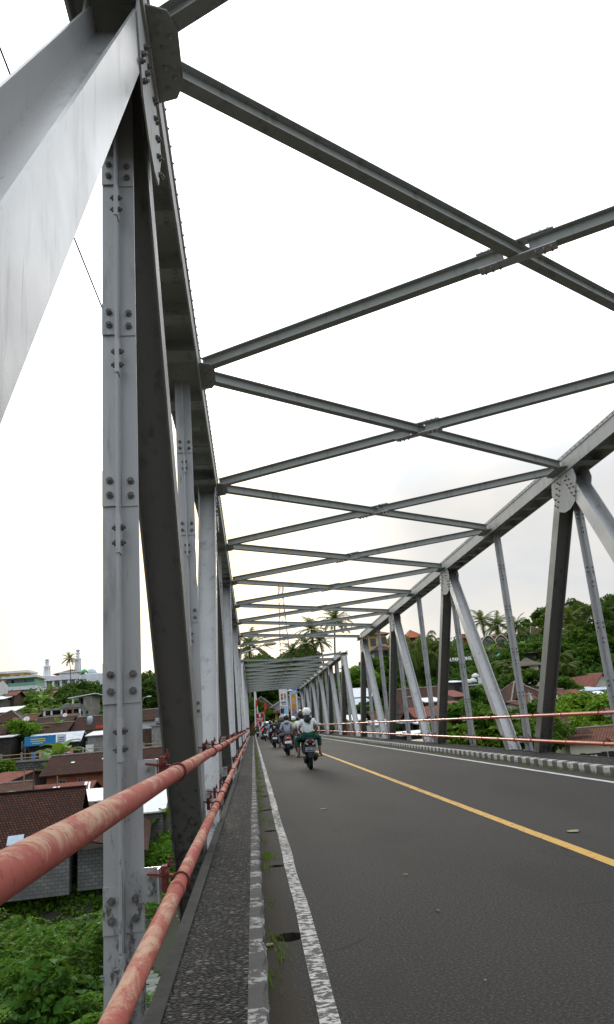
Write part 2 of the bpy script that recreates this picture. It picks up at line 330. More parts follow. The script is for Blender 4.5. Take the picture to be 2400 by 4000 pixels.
# ------------------------------------------------------------------ road, kerbs, sidewalks
Y0, Y1, YEND = -12.0, 109.5, 130.0
def asphalt_mat():
    m, nt, bs = newmat('asphalt')
    big = noise(nt, .35, 6, .6, sc=(1, .25, 1)); fine = noise(nt, 90, 4, .7); agg = noise(nt, 62, 3, .85)
    c = mixc(nt, ramp(nt, big, [(.3, (0, 0, 0)), (.7, (1, 1, 1))]), (.0245, .0228, .0206), (.0400, .0376, .0342))
    t = N(nt, 'ShaderNodeTexCoord'); v = N(nt, 'ShaderNodeTexVoronoi', i_Scale=42.0); nt.links.new(t.outputs['Object'], v.inputs['Vector'])
    c = mixc(nt, ramp(nt, agg, [(.54, (0, 0, 0)), (.62, (.62,)*3)]), c, (.105, .098, .087))
    c = mixc(nt, ramp(nt, agg, [(.38, (.85,)*3), (.46, (0, 0, 0))]), c, (.014, .0135, .013))
    # repaired patches and hairline cracks
    pv = N(nt, 'ShaderNodeTexNoise', i_Scale=.9, i_Detail=2.0); pm = N(nt, 'ShaderNodeMapping'); pm.inputs['Scale'].default_value = (1, .3, 1); nt.links.new(t.outputs['Object'], pm.inputs[0]); nt.links.new(pm.outputs[0], pv.inputs['Vector'])
    c = mixc(nt, ramp(nt, pv.outputs[0], [(.56, (0, 0, 0)), (.60, (.3,)*3)]), c, (.022, .0212, .0205))
    ce = N(nt, 'ShaderNodeTexVoronoi', feature='DISTANCE_TO_EDGE', i_Scale=.8); cw = N(nt, 'ShaderNodeMix', data_type='VECTOR', i_0=.12); cnz = N(nt, 'ShaderNodeTexNoise', i_Scale=3.0, i_Detail=6.0); nt.links.new(t.outputs['Object'], cnz.inputs['Vector']); nt.links.new(t.outputs['Object'], cw.inputs[4]); nt.links.new(cnz.outputs['Color'], cw.inputs[5]); nt.links.new(cw.outputs[1], ce.inputs['Vector'])
    ck = N(nt, 'ShaderNodeMath', operation='MULTIPLY'); nt.links.new(ramp(nt, ce.outputs[0], [(.0, (1, 1, 1)), (.008, (0, 0, 0))]), ck.inputs[0]); nt.links.new(ramp(nt, noise(nt, .6, 3, .5), [(.55, (0, 0, 0)), (.62, (.8,)*3)]), ck.inputs[1])
    c = mixc(nt, ck.outputs[0], c, (.010, .010, .010))
    # long oily streaks down the lanes
    sx = N(nt, 'ShaderNodeSeparateXYZ'); nt.links.new(t.outputs['Object'], sx.inputs[0])
    gd = N(nt, 'ShaderNodeMapRange', i_1=.05, i_2=.26, i_3=.35, i_4=0.0, clamp=True); nt.links.new(sx.outputs[0], gd.inputs[0]); gda = N(nt, 'ShaderNodeMath', operation='ADD'); nt.links.new(gd.outputs[0], gda.inputs[0]); nt.links.new(noise(nt, 4, 7, .7), gda.inputs[1])
    c = mixc(nt, ramp(nt, gda.outputs[0], [(.62, (0, 0, 0)), (.78, (.9,)*3)]), c, mixc(nt, agg, (.022, .018, .013), (.048, .039, .028)))   # silt washed into the gutter
    nt.links.new(mixc(nt, ramp(nt, noise(nt, 1.7, 5, .6, sc=(1, .12, 1)), [(.52, (0, 0, 0)), (.7, (.45,)*3)]), c, (.033, .029, .025)), bs.inputs['Base Color'])
    nt.links.new(ramp(nt, fine, [(.3, (.68,)*3), (.7, (.9,)*3)]), bs.inputs['Roughness']); bs.inputs['Specular IOR Level'].default_value = .11
    bump(nt, bs, agg, .4, .010); return m
ASPHALT = asphalt_mat()
def worn_paint(name, c, wear=.5, sc=(1, 1, 1), scale=14):
    m, nt, bs = newmat(name)
    n = noise(nt, scale, 7, .7, sc=sc); n2 = noise(nt, .5, 3, .5)
    ad = N(nt, 'ShaderNodeMath', operation='ADD'); nt.links.new(n, ad.inputs[0])
    ml = N(nt, 'ShaderNodeMath', operation='MULTIPLY', i_1=.25); nt.links.new(n2, ml.inputs[0]); nt.links.new(ml.outputs[0], ad.inputs[1])
    f = ramp(nt, ad.outputs[0], [(wear+.10, (0, 0, 0)), (wear+.15, (1, 1, 1))])
    n3 = noise(nt, 5, 4, .6); base = mixc(nt, n3, tuple(k*.75 for k in c), c)
    nt.links.new(mixc(nt, f, (.05, .048, .045), base), bs.inputs['Base Color']); bs.inputs['Roughness'].default_value = .75
    bump(nt, bs, n, .3, .006); return m
P_WHITE = worn_paint('worn_white_line', (.50, .49, .46), .51, (1, 1.6, 1), 16)
P_WHITE2 = worn_paint('white_edge_line', (.55, .55, .53), .36, (1, 1, 1), 12)
P_YELLOW = worn_paint('yellow_line', (.58, .33, .055), .41, (1, 1, 1), 12)
# asphalt with drain openings along the left kerb
road = MB()
road.add([(.40, Y0, 0), (5.9, Y0, 0), (5.9, Y1, 0), (.40, Y1, 0)], [(0, 1, 2, 3)])
drains = [-2.2+2.42*i for i in range(20)]
ys = Y0; rr = random.Random(4)
for yd in drains:
    a, b = yd-.32, yd+.32
    road.add([(0, ys, 0), (.40, ys, 0), (.40, a, 0), (0, a, 0)], [(0, 1, 2, 3)])
    n = 24; outer = []; inner = []
    wx = rr.uniform(.07, .12); wy = rr.uniform(.06, .10)
    for k in range(n):
        t = 2*math.pi*k/n; cx, cy = math.cos(t), math.sin(t); q = max(abs(cx), abs(cy))
        outer.append((.20+.20*cx/q, yd+.32*cy/q, 0)); w = 1+rr.uniform(-.12, .12)
        inner.append((.145+wx*cx*w, yd+wy*cy*w, 0))
    low = [(x*.9+.012, y, -.16) for x, y, z in inner]
    road.add(outer+inner+low, [(k, (k+1) % n, n+(k+1) % n, n+k) for k in range(n)]+[(n+k, n+(k+1) % n, 2*n+(k+1) % n, 2*n+k) for k in range(n)]+[tuple(range(2*n, 3*n))])
    ys = b
road.add([(0, ys, 0), (.40, ys, 0), (.40, Y1, 0), (0, Y1, 0)], [(0, 1, 2, 3)])
structure(road.build('road', ASPHALT))
def lane(name, m, x, w, ya, yb, wob=.006):
    q = MB(); n = int((yb-ya)/.5); r = random.Random(int(x*100)); pts = []
    for i in range(n+1):
        y = ya+(yb-ya)*i/n; d = r.uniform(-wob, wob); pts += [(x-w/2+d, y, .004), (x+w/2+d+r.uniform(-wob, wob), y, .004)]
    q.add(pts, [(2*i, 2*i+1, 2*i+3, 2*i+2) for i in range(n)])
    return structure(q.build(name, m))
lane('white_line', P_WHITE, .268, .095, Y0, Y1); lane('yellow_line', P_YELLOW, 2.77, .115, Y0, Y1, .003); lane('white_line', P_WHITE2, 5.5, .10, Y0, Y1)
JOINT = mat('joint_mortar', (.36, .35, .33), .8, 0, (.22, .21, .2), 8)
for yj, w in ((49.3, .16), (109.4, .2), (27.0, .03)):
    q = MB(); q.add([(.03, yj-w/2, .008), (5.87, yj-w/2, .008), (5.87, yj+w/2, .008), (.03, yj+w/2, .008)], [(0, 1, 2, 3)]); structure(q.build('expansion_joint', JOINT if w > .1 else DARKC))
def kerb_mat(name, wear, wh, dk=1.0):
    m, nt, bs = newmat(name); t = N(nt, 'ShaderNodeTexCoord'); sx = N(nt, 'ShaderNodeSeparateXYZ'); nt.links.new(t.outputs['Object'], sx.inputs[0])
    jit = noise(nt, 5, 4, .6); ja = N(nt, 'ShaderNodeMath', operation='MULTIPLY_ADD', i_1=.05); nt.links.new(jit, ja.inputs[0]); nt.links.new(sx.outputs[1], ja.inputs[2])
    md = N(nt, 'ShaderNodeMath', operation='FLOORED_MODULO', i_1=.5); nt.links.new(ja.outputs[0], md.inputs[0])
    gt = N(nt, 'ShaderNodeMath', operation='GREATER_THAN', i_1=.25); nt.links.new(md.outputs[0], gt.inputs[0])
    n = noise(nt, 16, 8, .72); w = ramp(nt, n, [(wear, (0, 0, 0)), (wear+.06, (1, 1, 1))])
    ml = N(nt, 'ShaderNodeMath', operation='MULTIPLY'); nt.links.new(gt.outputs[0], ml.inputs[0]); nt.links.new(w, ml.inputs[1])
    n2 = noise(nt, 3, 6, .65)
    dark = mixc(nt, n2, (.055*dk, .053*dk, .05*dk), (.13*dk, .125*dk, .115*dk)); wht = mixc(nt, n2, tuple(k*.6 for k in wh), wh)
    # dirt that has crept up from the gutter
    hz = N(nt, 'ShaderNodeMath', operation='MULTIPLY_ADD', i_1=.12); nt.links.new(n, hz.inputs[0]); nt.links.new(sx.outputs[2], hz.inputs[2])
    d = ramp(nt, hz.outputs[0], [(.08, (.8,)*3), (.125, (0, 0, 0))])
    nt.links.new(mixc(nt, d, mixc(nt, ml.outputs[0], dark, wht), (.06, .052, .043)), bs.inputs['Base Color']); bs.inputs['Roughness'].default_value = .85
    bump(nt, bs, n, .6, .02); return m
def kerb(name, x0, x1, m, seed, amp):
    q = MB(); r = random.Random(seed); n = int((Y1-Y0)/.125); rings = []
    for i in range(n+1):
        y = Y0+(Y1-Y0)*i/n; a = [r.uniform(-amp, amp) for _ in range(4)]
        if x0 < 1: rings.append([(x0, y, -.02), (x0, y, .149+a[0]*.4), (x1-.015+a[1], y, .149+a[1]*.5), (x1+a[2], y, .13), (x1+a[3]*.6, y, -.02)])
        else: rings.append([(x0+a[3]*.6, y, -.02), (x0+a[2], y, .13), (x0+.02+a[1], y, .149+a[1]*.5), (x1, y, .149+a[0]*.4), (x1, y, -.02)])
    q.loft(rings); return structure(q.build(name, m, uv=False))
kerb('kerb_left', -.085, 0.0, kerb_mat('kerb_paint_left', .49, (.36, .36, .335), .6), 3, .011)
kerb('kerb_right', 5.93, 6.07, kerb_mat('kerb_paint_right', .40, (.56, .55, .50)), 5, .008)
def pebble_mat():
    m, nt, bs = newmat('pebble_concrete'); t = N(nt, 'ShaderNodeTexCoord')
    w = N(nt, 'ShaderNodeTexNoise', i_Scale=9.0); nt.links.new(t.outputs['Object'], w.inputs['Vector'])
    mp_ = N(nt, 'ShaderNodeMapping'); mp_.inputs['Scale'].default_value = (1, 1.5, 1); va = N(nt, 'ShaderNodeMix', data_type='VECTOR', i_0=.03)
    nt.links.new(t.outputs['Object'], va.inputs[4]); nt.links.new(w.outputs['Color'], va.inputs[5]); nt.links.new(va.outputs[1], mp_.inputs[0])
    v = N(nt, 'ShaderNodeTexVoronoi', i_Scale=30.0, i_Randomness=.9); nt.links.new(mp_.outputs[0], v.inputs['Vector'])
    e = N(nt, 'ShaderNodeTexVoronoi', feature='DISTANCE_TO_EDGE', i_Scale=30.0, i_Randomness=.9); nt.links.new(mp_.outputs[0], e.inputs['Vector'])
    sx = N(nt, 'ShaderNodeSeparateColor'); nt.links.new(v.outputs['Color'], sx.inputs[0])
    c = ramp(nt, sx.outputs[0], [(0, (.020, .020, .020)), (.35, (.042, .041, .039)), (.62, (.075, .072, .066)), (.8, (.062, .047, .034)), (.93, (.15, .14, .13))])
    gap = ramp(nt, e.outputs[0], [(.03, (1, 1, 1)), (.14, (0, 0, 0))])
    c = mixc(nt, gap, c, (.014, .013, .012))
    c = mixc(nt, ramp(nt, noise(nt, .8, 5, .6), [(.45, (0, 0, 0)), (.75, (.6,)*3)]), c, (.06, .058, .05))
    nt.links.new(mixc(nt, ramp(nt, noise(nt, 6, 6, .7), [(.70, (0, 0, 0)), (.76, (.8,)*3)]), c, (.38, .37, .35)), bs.inputs['Base Color'])
    bs.inputs['Roughness'].default_value = .75; bs.inputs['Specular IOR Level'].default_value = .2
    bump(nt, bs, ramp(nt, e.outputs[0], [(0, (0,)*3), (.22, (1, 1, 1))]), 1.0, .045); return m
PEBBLE = pebble_mat()
q = MB(); q.bb(-.43, -.085, Y0, Y1, -.05, .147); structure(q.build('sidewalk_left', PEBBLE))
q = MB(); q.bb(6.07, 6.78, Y0, Y1, -.05, .147); structure(q.build('sidewalk_right', PEBBLE))
# ------------------------------------------------------------------ truss bridge span (60 m, twelve 5 m panels)
XL, XR, ZT, ZB = -.70, 6.95, 5.99, -1.35
HP = lambda fw, d, tf, tw: [(-fw/2, -d/2), (fw/2, -d/2), (fw/2, -d/2+tf), (tw/2, -d/2+tf), (tw/2, d/2-tf), (fw/2, d/2-tf), (fw/2, d/2), (-fw/2, d/2), (-fw/2, d/2-tf), (-tw/2, d/2-tf), (-tw/2, -d/2+tf), (-fw/2, -d/2+tf)]
span = empty('truss_bridge', (0, -10.8, 0), 'nearer grey steel through-truss bridge span the camera stands on', 'bridge')
def chord(z, x, top):
    q = MB()
    for s in (-1, 1): q.bb(x+s*.24-.01, x+s*.24+.01, 5 if top else 0, 55 if top else 60, z-.18, z+.18)
    q.bb(x-.229, x+.229, 5 if top else 0, 55 if top else 60, z+.02 if top else z-.1, z+.036 if top else z-.084)
    sgn = 1 if x < 3 else -1
    if top:
        q.bb(x-.265, x-.251, 5, 55, z+.1, z+.172); q.bb(x+.251, x+.265, 5, 55, z+.1, z+.172)
    o = q.build('top_chord' if top else 'bottom_chord', STEEL_MID, span)
    if top:
        b = MB()
        for i in range(250):
            y = 5.1+i*.2
            for s in (-1, 1): b.bolt((x+s*.265, y, z+.136), (s, 0, 0), .012, .008)
        b.build('bolts', BOLT, o, uv=False)['kind'] = 'stuff'
        for k in range(1, 11):
            for j in range(5):
                y = 5*k+.75+j*.88; w = .30 if j in (0, 4) else .20
                pl = MB(); pl.bb(x-.229, x+.229, y-w/2, y+w/2, z-.178, z-.164)
                for s in (-1, 1):
                    for a in (-.07, 0, .07): pl.bolt((x+s*.16, y+a, z-.178), (0, 0, -1), .02, .014)
                pl.build('batten_plate', STEEL_OLD, o, uv=False)
    return o
for x in (XL, XR):
    chord(ZT, x, True); chord(ZB, x, False)
    si = 1 if x < 3 else -1        # direction of the roadway
    for k in range(1, 12):
        y = 5*k
        # hanger: two angles set corner to corner, with batten plates
        t = .009; q = MB(); L = .1
        for sx_, sy_ in ((-1, -1), (1, 1)):
            pr = [(0, 0), (sx_*L, 0), (sx_*L, sy_*t), (sx_*t, sy_*t), (sx_*t, sy_*L), (0, sy_*L)]
            pr = [(a+sx_*.002, b+sy_*.002) for a, b in pr]
            if sx_*sy_ < 0: pr = pr[::-1]
            q.ext(pr, (x, y, ZB), (x, y, ZT-.16), (1, 0, 0), (0, 1, 0))
        q.bb(x-.0045, x+.0045, y-.1, y+.1, ZB+.01, ZT-.17)
        h = q.build('hanger', STEEL, span)
        near = k in (3, 4, 5); solo = near and k == 3 and x < 3
        pl = MB(); bl = MB(); z = -.7
        def plate(boxes):
            q_ = MB() if near else pl
            for bx_ in boxes: q_.bb(*bx_)
            if near: q_.build('batten_plate', STEEL, h, uv=False)
        def bolt_(p_, n_, r_b, h_b):
            q_ = MB() if solo else bl
            q_.bolt(p_, n_, r_b, h_b)
            if solo: q_.build('bolt', BOLT, h, uv=False)
        while z < 5.5:
            plate([(x-.102, x-.005, y-.026, y-.0165, z-.11, z+.11)]); plate([(x+.006, x+.1, y-.005, y+.004, z-.11, z+.11)])
            for a in (-.045, .045):
                bolt_((x-.058, y-.026, z+a), (0, -1, 0), .021, .016); bolt_((x+.06, y-.005, z+a), (0, -1, 0), .021, .016)
            zz = z-.30
            plate([(x-.012, x+.012, y-.108, y-.03, zz-.11, zz+.11)])
            for a in (-.045, .045):
                for s in (-1, 1): bolt_((x+s*.012, y-.07, zz+a), (s, 0, 0), .019, .016)
            z += 1.12
        if not near: pl.build('batten_plate', STEEL, h, uv=False)['kind'] = 'stuff'
        if not solo: bl.build('bolts', BOLT, h, uv=False)['kind'] = 'stuff'
        if k % 2:
            for e in (-1, 1):     # diagonals down to the neighbouring bottom nodes
                sh_ = -.15 if x < 3 else 0; xd = x+si*.062-(.05 if x < 3 and e > 0 else 0); p1, p0 = Vector((xd, y+e*.18+sh_, ZT-.26)), Vector((xd, y+e*4.86+sh_, ZB+.2)); d = (p1-p0).normalized(); V = Vector((1, 0, 0)); U = d.cross(V)
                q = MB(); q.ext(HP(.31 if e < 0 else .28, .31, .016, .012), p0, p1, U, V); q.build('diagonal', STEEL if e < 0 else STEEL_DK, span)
            for s in (-1, 1):
                g = MB(); xx = x+si*.062+s*.1615; pts = [(-.52, ZT-.14), (.52, ZT-.14), (.62, ZT-.42), (.40, ZT-.86), (.14, ZT-.95), (-.14, ZT-.95), (-.40, ZT-.86), (-.62, ZT-.42)]
                n = len(pts); vs = [(xx-.006, y+a, b) for a, b in pts]+[(xx+.006, y+a, b) for a, b in pts]
                g.add(vs, [tuple(range(n-1, -1, -1)), tuple(range(n, 2*n))]+[(i, (i+1) % n, n+(i+1) % n, n+i) for i in range(n)])
                gp_ = g.build('gusset_plate', STEEL_MID, span, uv=False)
                b = MB(); one = k == 3 and x < 3 and s == 1
                for e in (-1, 1):
                    dv = Vector((0, e*4.68, -7.08)).normalized(); uv_ = Vector((0, dv.z, -dv.y))
                    for i in range(5):
                        for a in (-.075, .075):
                            pp = Vector((xx+s*.006, y+e*.13, ZT-.22))+dv*(.10+i*.125)+uv_*a*(1 if i % 2 else .75)
                            b.bolt(pp, (s, 0, 0), .021, .02)
                            if one: b.build('bolt', BOLT, gp_, uv=False); b = MB()
                if not one: b.build('bolts', BOLT, gp_, uv=False)['kind'] = 'stuff'
        # horizontal gusset that takes the lateral bracing
        g = MB(); xa, xb = x+si*.2, x+si*.45; pts = [(xa, -.42), (xb-si*.06, -.36), (xb, -.22), (xb, .22), (xb-si*.06, .36), (xa, .42)]
        n = 6; vs = [(a, y+b, ZT-.102) for a, b in pts]+[(a, y+b, ZT-.09) for a, b in pts]
        g.add(vs, [tuple(range(n)), tuple(range(2*n-1, n-1, -1))]+[(i, n+i, n+(i+1) % n, (i+1) % n) for i in range(n)])
        for e in (-1, 1):
            for i in range(3): g.bolt((x+si*(.33+.06*(i % 2)), y+e*(.08+.09*i), ZT-.102), (0, 0, -1), .02, .018)
        g.build('lateral_gusset', STEEL_OLD, span, uv=False)
# top lateral bracing: crossed I-beams in every panel
IP = HP(.12, .155, .009, .008)
for k in range(1, 11):
    a0, a1 = Vector((XL+.30, 5*k+.16, ZT-.01)), Vector((XR-.30, 5*k+4.84, ZT-.01)); b0, b1 = Vector((XL+.30, 5*k+4.84, ZT-.01)), Vector((XR-.30, 5*k+.16, ZT-.01))
    def ib(p, r_): 
        d = (r_-p).normalized(); q = MB(); q.ext(IP, p, r_, Vector((0, 0, 1)).cross(d), (0, 0, 1)); return q.build('lateral_brace', STEEL_OLD, span)
    ib(a0, a1); dm = (b1-b0).normalized(); mid = (b0+b1)/2
    ib(b0, mid-dm*.14); ib(mid+dm*.14, b1)
    sp = MB(); side = Vector((0, 0, 1)).cross(dm)
    for z in (-.09, .09):
        sp.ext([(-.075, -.006), (.075, -.006), (.075, .006), (-.075, .006)], mid-dm*.42+Vector((0, 0, z)), mid+dm*.42+Vector((0, 0, z)), side, (0, 0, 1))
        for e in (-1, 1):
            for i in range(3):
                for w in (-.05, .05): sp.bolt(mid+dm*e*(.2+.08*i)+side*w+Vector((0, 0, z+math.copysign(.006, z))), (0, 0, z), .014, .016)
    sp.build('splice_plate', STEEL, span, uv=False)
EDGEC = mat('edge_concrete', (.065, .062, .055), .95, 0, (.035, .034, .03), 3, .3, .7, .4)
# floor system
for k in range(13):
    q = MB(); q.ext(HP(.28, .8, .018, .014), (XL+.2, 5*k, -.72), (XR-.2, 5*k, -.72), (0, 1, 0), (0, 0, 1)); q.build('cross_girder', STEEL, span, uv=False)
for i in range(5):
    q = MB(); xs = .2+i*1.45; q.ext(HP(.2, .4, .014, .01), (xs, 0, -.51), (xs, 60, -.51), (1, 0, 0), (0, 0, 1)); q.build('stringer', STEEL, span, uv=False)
q = MB(); q.bb(-.5, 6.86, 0, 60, -.30, -.055); sl_ = q.build('deck_slab', GREYC, span)
q = MB(); q.bb(-.5, -.43, 0, 60, -.055, .158); q.build('edge_beam', EDGEC, span); q = MB(); q.bb(6.78, 6.86, 0, 60, -.055, .158); q.build('edge_beam', EDGEC, span)
far = copy_tree(span); far.location = (0, 49.4, 0); far['label'] = 'farther grey steel through-truss span seen beyond the road joint'
# piers and abutments
for y, nm, lb in ((49.3, 'bridge_pier', 'concrete pier in the river under the joint of the two truss spans'), (110.6, 'bridge_abutment', 'concrete abutment under the far end of the truss bridge'), (-11.6, 'bridge_abutment', 'concrete abutment under the near end of the truss bridge')):
    q = MB(); q.bb(-1.4, 7.6, y-.9, y+.9, -2.6, -1.6); q.bb(-.9, 7.1, y-.6, y+.6, -12, -2.6); tag(q.build(nm, GREYC, bevel=.04), lb, 'bridge support')
# ------------------------------------------------------------------ pipe guard rails
def rail_mat(name, c1, c2, c3, amt, rough, spec=.2):
    m, nt, bs = newmat(name)
    n = noise(nt, 8, 9, .74, sc=(1, .4, 1), dist=.6); n2 = noise(nt, 30, 6, .65); n3 = noise(nt, 1.2, 4, .6)
    c = mixc(nt, n3, c1, c2)
    g = N(nt, 'ShaderNodeNewGeometry'); sx = N(nt, 'ShaderNodeSeparateXYZ'); nt.links.new(g.outputs['Normal'], sx.inputs[0])
    ad = N(nt, 'ShaderNodeMath', operation='MULTIPLY_ADD', i_1=amt); nt.links.new(sx.outputs[2], ad.inputs[0]); nt.links.new(n, ad.inputs[2])  # hands have rubbed the top bare
    c = mixc(nt, ramp(nt, ad.outputs[0], [(.54, (0, 0, 0)), (.66, (.8,)*3)]), c, c3)
    c = mixc(nt, ramp(nt, n2, [(.56, (0, 0, 0)), (.66, (.6,)*3)]), c, tuple(k*.55 for k in c1))
    nt.links.new(c, bs.inputs['Base Color']); bs.inputs['Roughness'].default_value = rough; bs.inputs['Specular IOR Level'].default_value = spec; bump(nt, bs, n2, .2, .004); return m
RAILL = rail_mat('red_rail_worn', (.32, .062, .048), (.38, .13, .10), (.50, .35, .24), .09, .7, .12)
RAILR = rail_mat('red_rail', (.40, .065, .025), (.46, .10, .04), (.50, .22, .11), .02, .35, .45)
CLAMPM = mat('clamp_red', (.20, .045, .035), .55, 0, (.10, .03, .025), 25, bmp=.3)
def guard_rail(x, zs, ya, yb, m, label, off, side):
    root = empty('guard_rail', (x, ya, 0), label, 'guard rail')
    for z in zs:
        q = MB(); r = .037
        path = [(0, 0, z+.0), (0, .5, z), (0, yb-ya-3, z), (0, yb-ya-1.2, z+.04*off), (0, yb-ya-.1, z+.06*off)]
        q.tube(path, r, 16)
        for i in range(1, int((yb-ya)/6)+1): q.tube([(0, 6*i-3.1, z), (0, 6*i-3.0, z)], r*1.12, 16)
        rl = q.build('rail', m, root, True)
        y = -10.8 if ya < 40 else 49.4; pos = []
        for k in range(1, 12):
            pos.append((y+5*k-.05, 'h'))
            if k % 2: pos += [(y+5*k-(ZT-z)/7.34*5, 'd'), (y+5*k+(ZT-z)/7.34*5, 'd')]
        for yc, kd in pos:
            if not ya+.2 < yc < yb-.2: continue
            c = MB(); yy = yc-ya
            c.tube([(math.cos(a)*r*1.18, yy, z+math.sin(a)*r*1.18) for a in [2*math.pi*i/16 for i in range(17)]], .006, 6)
            c.bar((-side*r*.9, yy-.03, z+.035), (-side*.16, yy-.03, z+.055), .05, .012); c.bb(min(-side*.06, -side*.09), max(-side*.06, -side*.09), yy-.05, yy+.01, z-.03, z+.085)
            c.bolt((-side*.06, yy-.05, z+.055), (0, -1, .1), .014, .03); c.bolt((-side*.05, yy+.0, z+.07), (0, 0, 1), .013, .03)
            o = c.build('clamp', CLAMPM, root, uv=False)
            if kd == 'h':
                b = MB(); b.bb(min(-side*.11, -side*.21), max(-side*.11, -side*.21), yy+.02, yy+.030, z-.085, z+.075); b.bb(min(-side*.10, -side*.11), max(-side*.10, -side*.11), yy-.05, yy+.030, z-.085, z+.075)
                b.bolt((-side*.16, yy+.02, z+.03), (0, -1, 0), .014, .013); b.bolt((-side*.16, yy+.02, z-.04), (0, -1, 0), .014, .013)
                b.build('bracket', STEEL, root, uv=False)
    return root
guard_rail(-.41, (1.055, .53), -11, 48.9, RAILL, 'worn red pipe guard rail nearest the camera, along the left truss', 1, 1)
guard_rail(6.60, (1.0, .435), -11, 48.9, RAILR, 'orange red pipe guard rail along the right truss above the striped kerb', 0, -1)
guard_rail(-.41, (1.15, .60), 49.7, 109.2, RAILL, 'far red pipe guard rail on the left side of the second span', 0, 1)
guard_rail(6.60, (1.0, .435), 49.7, 109.2, RAILR, 'far red pipe guard rail on the right side of the second span', 0, -1)

# ------------------------------------------------------------------ terrain, river, roads on the banks
PL = ([-150, -70, -24, -14, 10, 27, 32, 47, 50.5, 53, 60, 88, 96.5, 97.5, 104, 112, 125, 140, 160, 190, 240, 420], [30, 12, 0, -6, -9.2, -9.4, -11.6, -11.6, -9.6, -7.2, -6.4, -4.6, -4.0, -.55, -.5, 1.0, 2.4, 4.6, 8.8, 13.2, 17.5, 26])  # first points: unseen rise behind the camera, added to block low sky light
PC = ([-150, -70, -24, -14, 10, 27, 32, 40, 46, 50, 60, 80, 100, 112, 125, 140, 160, 220, 420], [30, 12, 0, -6, -9.2, -9.4, -11.6, -11.6, -7.5, -5.6, -5.0, -3.0, -1.0, -.3, 1.2, 6.0, 9.5, 14, 22])
PR = ([-150, -70, -24, -14, 10, 27, 32, 38, 44, 50, 70, 80, 95, 110, 125, 140, 160, 220, 420], [30, 12, 0, -6, -8.6, -9.0, -11.6, -11.0, -6.5, -5.0, -3.2, -1.9, .6, 3.6, 7.6, 11.2, 13.5, 17, 24])
def sstep(a, b, x): t = np.clip((np.asarray(x, float)-a)/(b-a), 0, 1); return t*t*(3-2*t)
def terr(x, y):
    x = np.asarray(x, float); y = np.asarray(y, float)
    l, c, r = (np.interp(y, *p) for p in (PL, PC, PR))
    h = l*(1-sstep(-9, -1, x)) + sstep(-9, -1, x)*(c*(1-sstep(22, 38, x))+r*sstep(22, 38, x))
    h = h+np.clip(x-50, 0, 60)*.10*sstep(90, 130, y)
    road_ = sstep(-5, -1.5, x)*(1-sstep(8, 12, x))*sstep(108.5, 109.6, y)*(1-sstep(124, 131, y))
    h = h*(1-road_)+(-.06)*road_
    amp = .25*sstep(50, 60, y)+.5*sstep(125, 150, y)
    return h+amp*(np.sin(x*.31+y*.17)*np.cos(y*.23-x*.11))*(1-road_)*(1-sstep(-9, -1, -x)*sstep(90, 95, y)*(1-sstep(108, 114, y)))
def tz(x, y): return float(terr(x, y))
xs = np.concatenate([np.linspace(-600, -80, 14), np.linspace(-74, 100, 117), np.linspace(108, 600, 14)])
ysn = np.concatenate([np.linspace(-300, -80, 8), np.linspace(-70, 15, 18), np.linspace(20, 60, 60), np.linspace(61, 96, 36), np.array([96.5, 97, 97.5]), np.linspace(98, 210, 90), np.linspace(220, 900, 20)])
gx, gy = np.meshgrid(xs, ysn); gz = terr(gx, gy); nx, ny = len(xs), len(ysn)
V = np.stack([gx, gy, gz], -1).reshape(-1, 3); idx = np.arange(nx*ny).reshape(ny, nx)
F = np.stack([idx[:-1, :-1], idx[:-1, 1:], idx[1:, 1:], idx[1:, :-1]], -1).reshape(-1, 4)
gm_, nt, bs = newmat('earth'); n1 = noise(nt, .25, 8, .65); n2 = noise(nt, 2.2, 6, .6)
c = mixc(nt, ramp(nt, n1, [(.4, (0, 0, 0)), (.6, (1, 1, 1))]), (.036, .032, .026), (.030, .045, .014)); c = mixc(nt, n2, c, (.055, .048, .038))
nt.links.new(c, bs.inputs['Base Color']); bs.inputs['Roughness'].default_value = .95; bump(nt, bs, n2, .6, .1)
structure(np_mesh('ground', V, F, gm_, smooth=True))
wm, nt, bs = newmat('river_water'); n = noise(nt, .8, 4, .55, sc=(.35, 1, 1), dist=.5)
nt.links.new(ramp(nt, n, [(.42, (.16, .19, .165)), (.60, (.24, .26, .235)), (.72, (.40, .41, .39))]), bs.inputs['Base Color']); bs.inputs['Roughness'].default_value = .18
bump(nt, bs, noise(nt, 1.6, 4, .6, sc=(.4, 1, 1)), .5, .10)
q = MB(); q.add([(-140, 20, -10.6), (140, 20, -10.6), (140, 54, -10.6), (-140, 54, -10.6)], [(0, 1, 2, 3)]); structure(q.build('river', wm, uv=False))
q = MB(); q.add([(-1.2, 109.5, -.002), (7.6, 109.5, -.002), (9, 116, -.002), (14, 122, .002), (-6, 122, .002), (-3, 116, -.002)], [(0, 1, 2, 3, 4, 5)]); structure(q.build('junction_road', ASPHALT))
q = MB(); q.add([(-70, 98.2, -.47), (-4, 98.2, -.47), (-4, 103.6, -.47), (-70, 103.6, -.47)], [(0, 1, 2, 3)]); structure(q.build('riverside_road', ASPHALT))
ROCK = mat('river_rock', (.20, .20, .20), .85, 0, (.10, .10, .10), 2, .3, .7, .5)
r_ = random.Random(9)
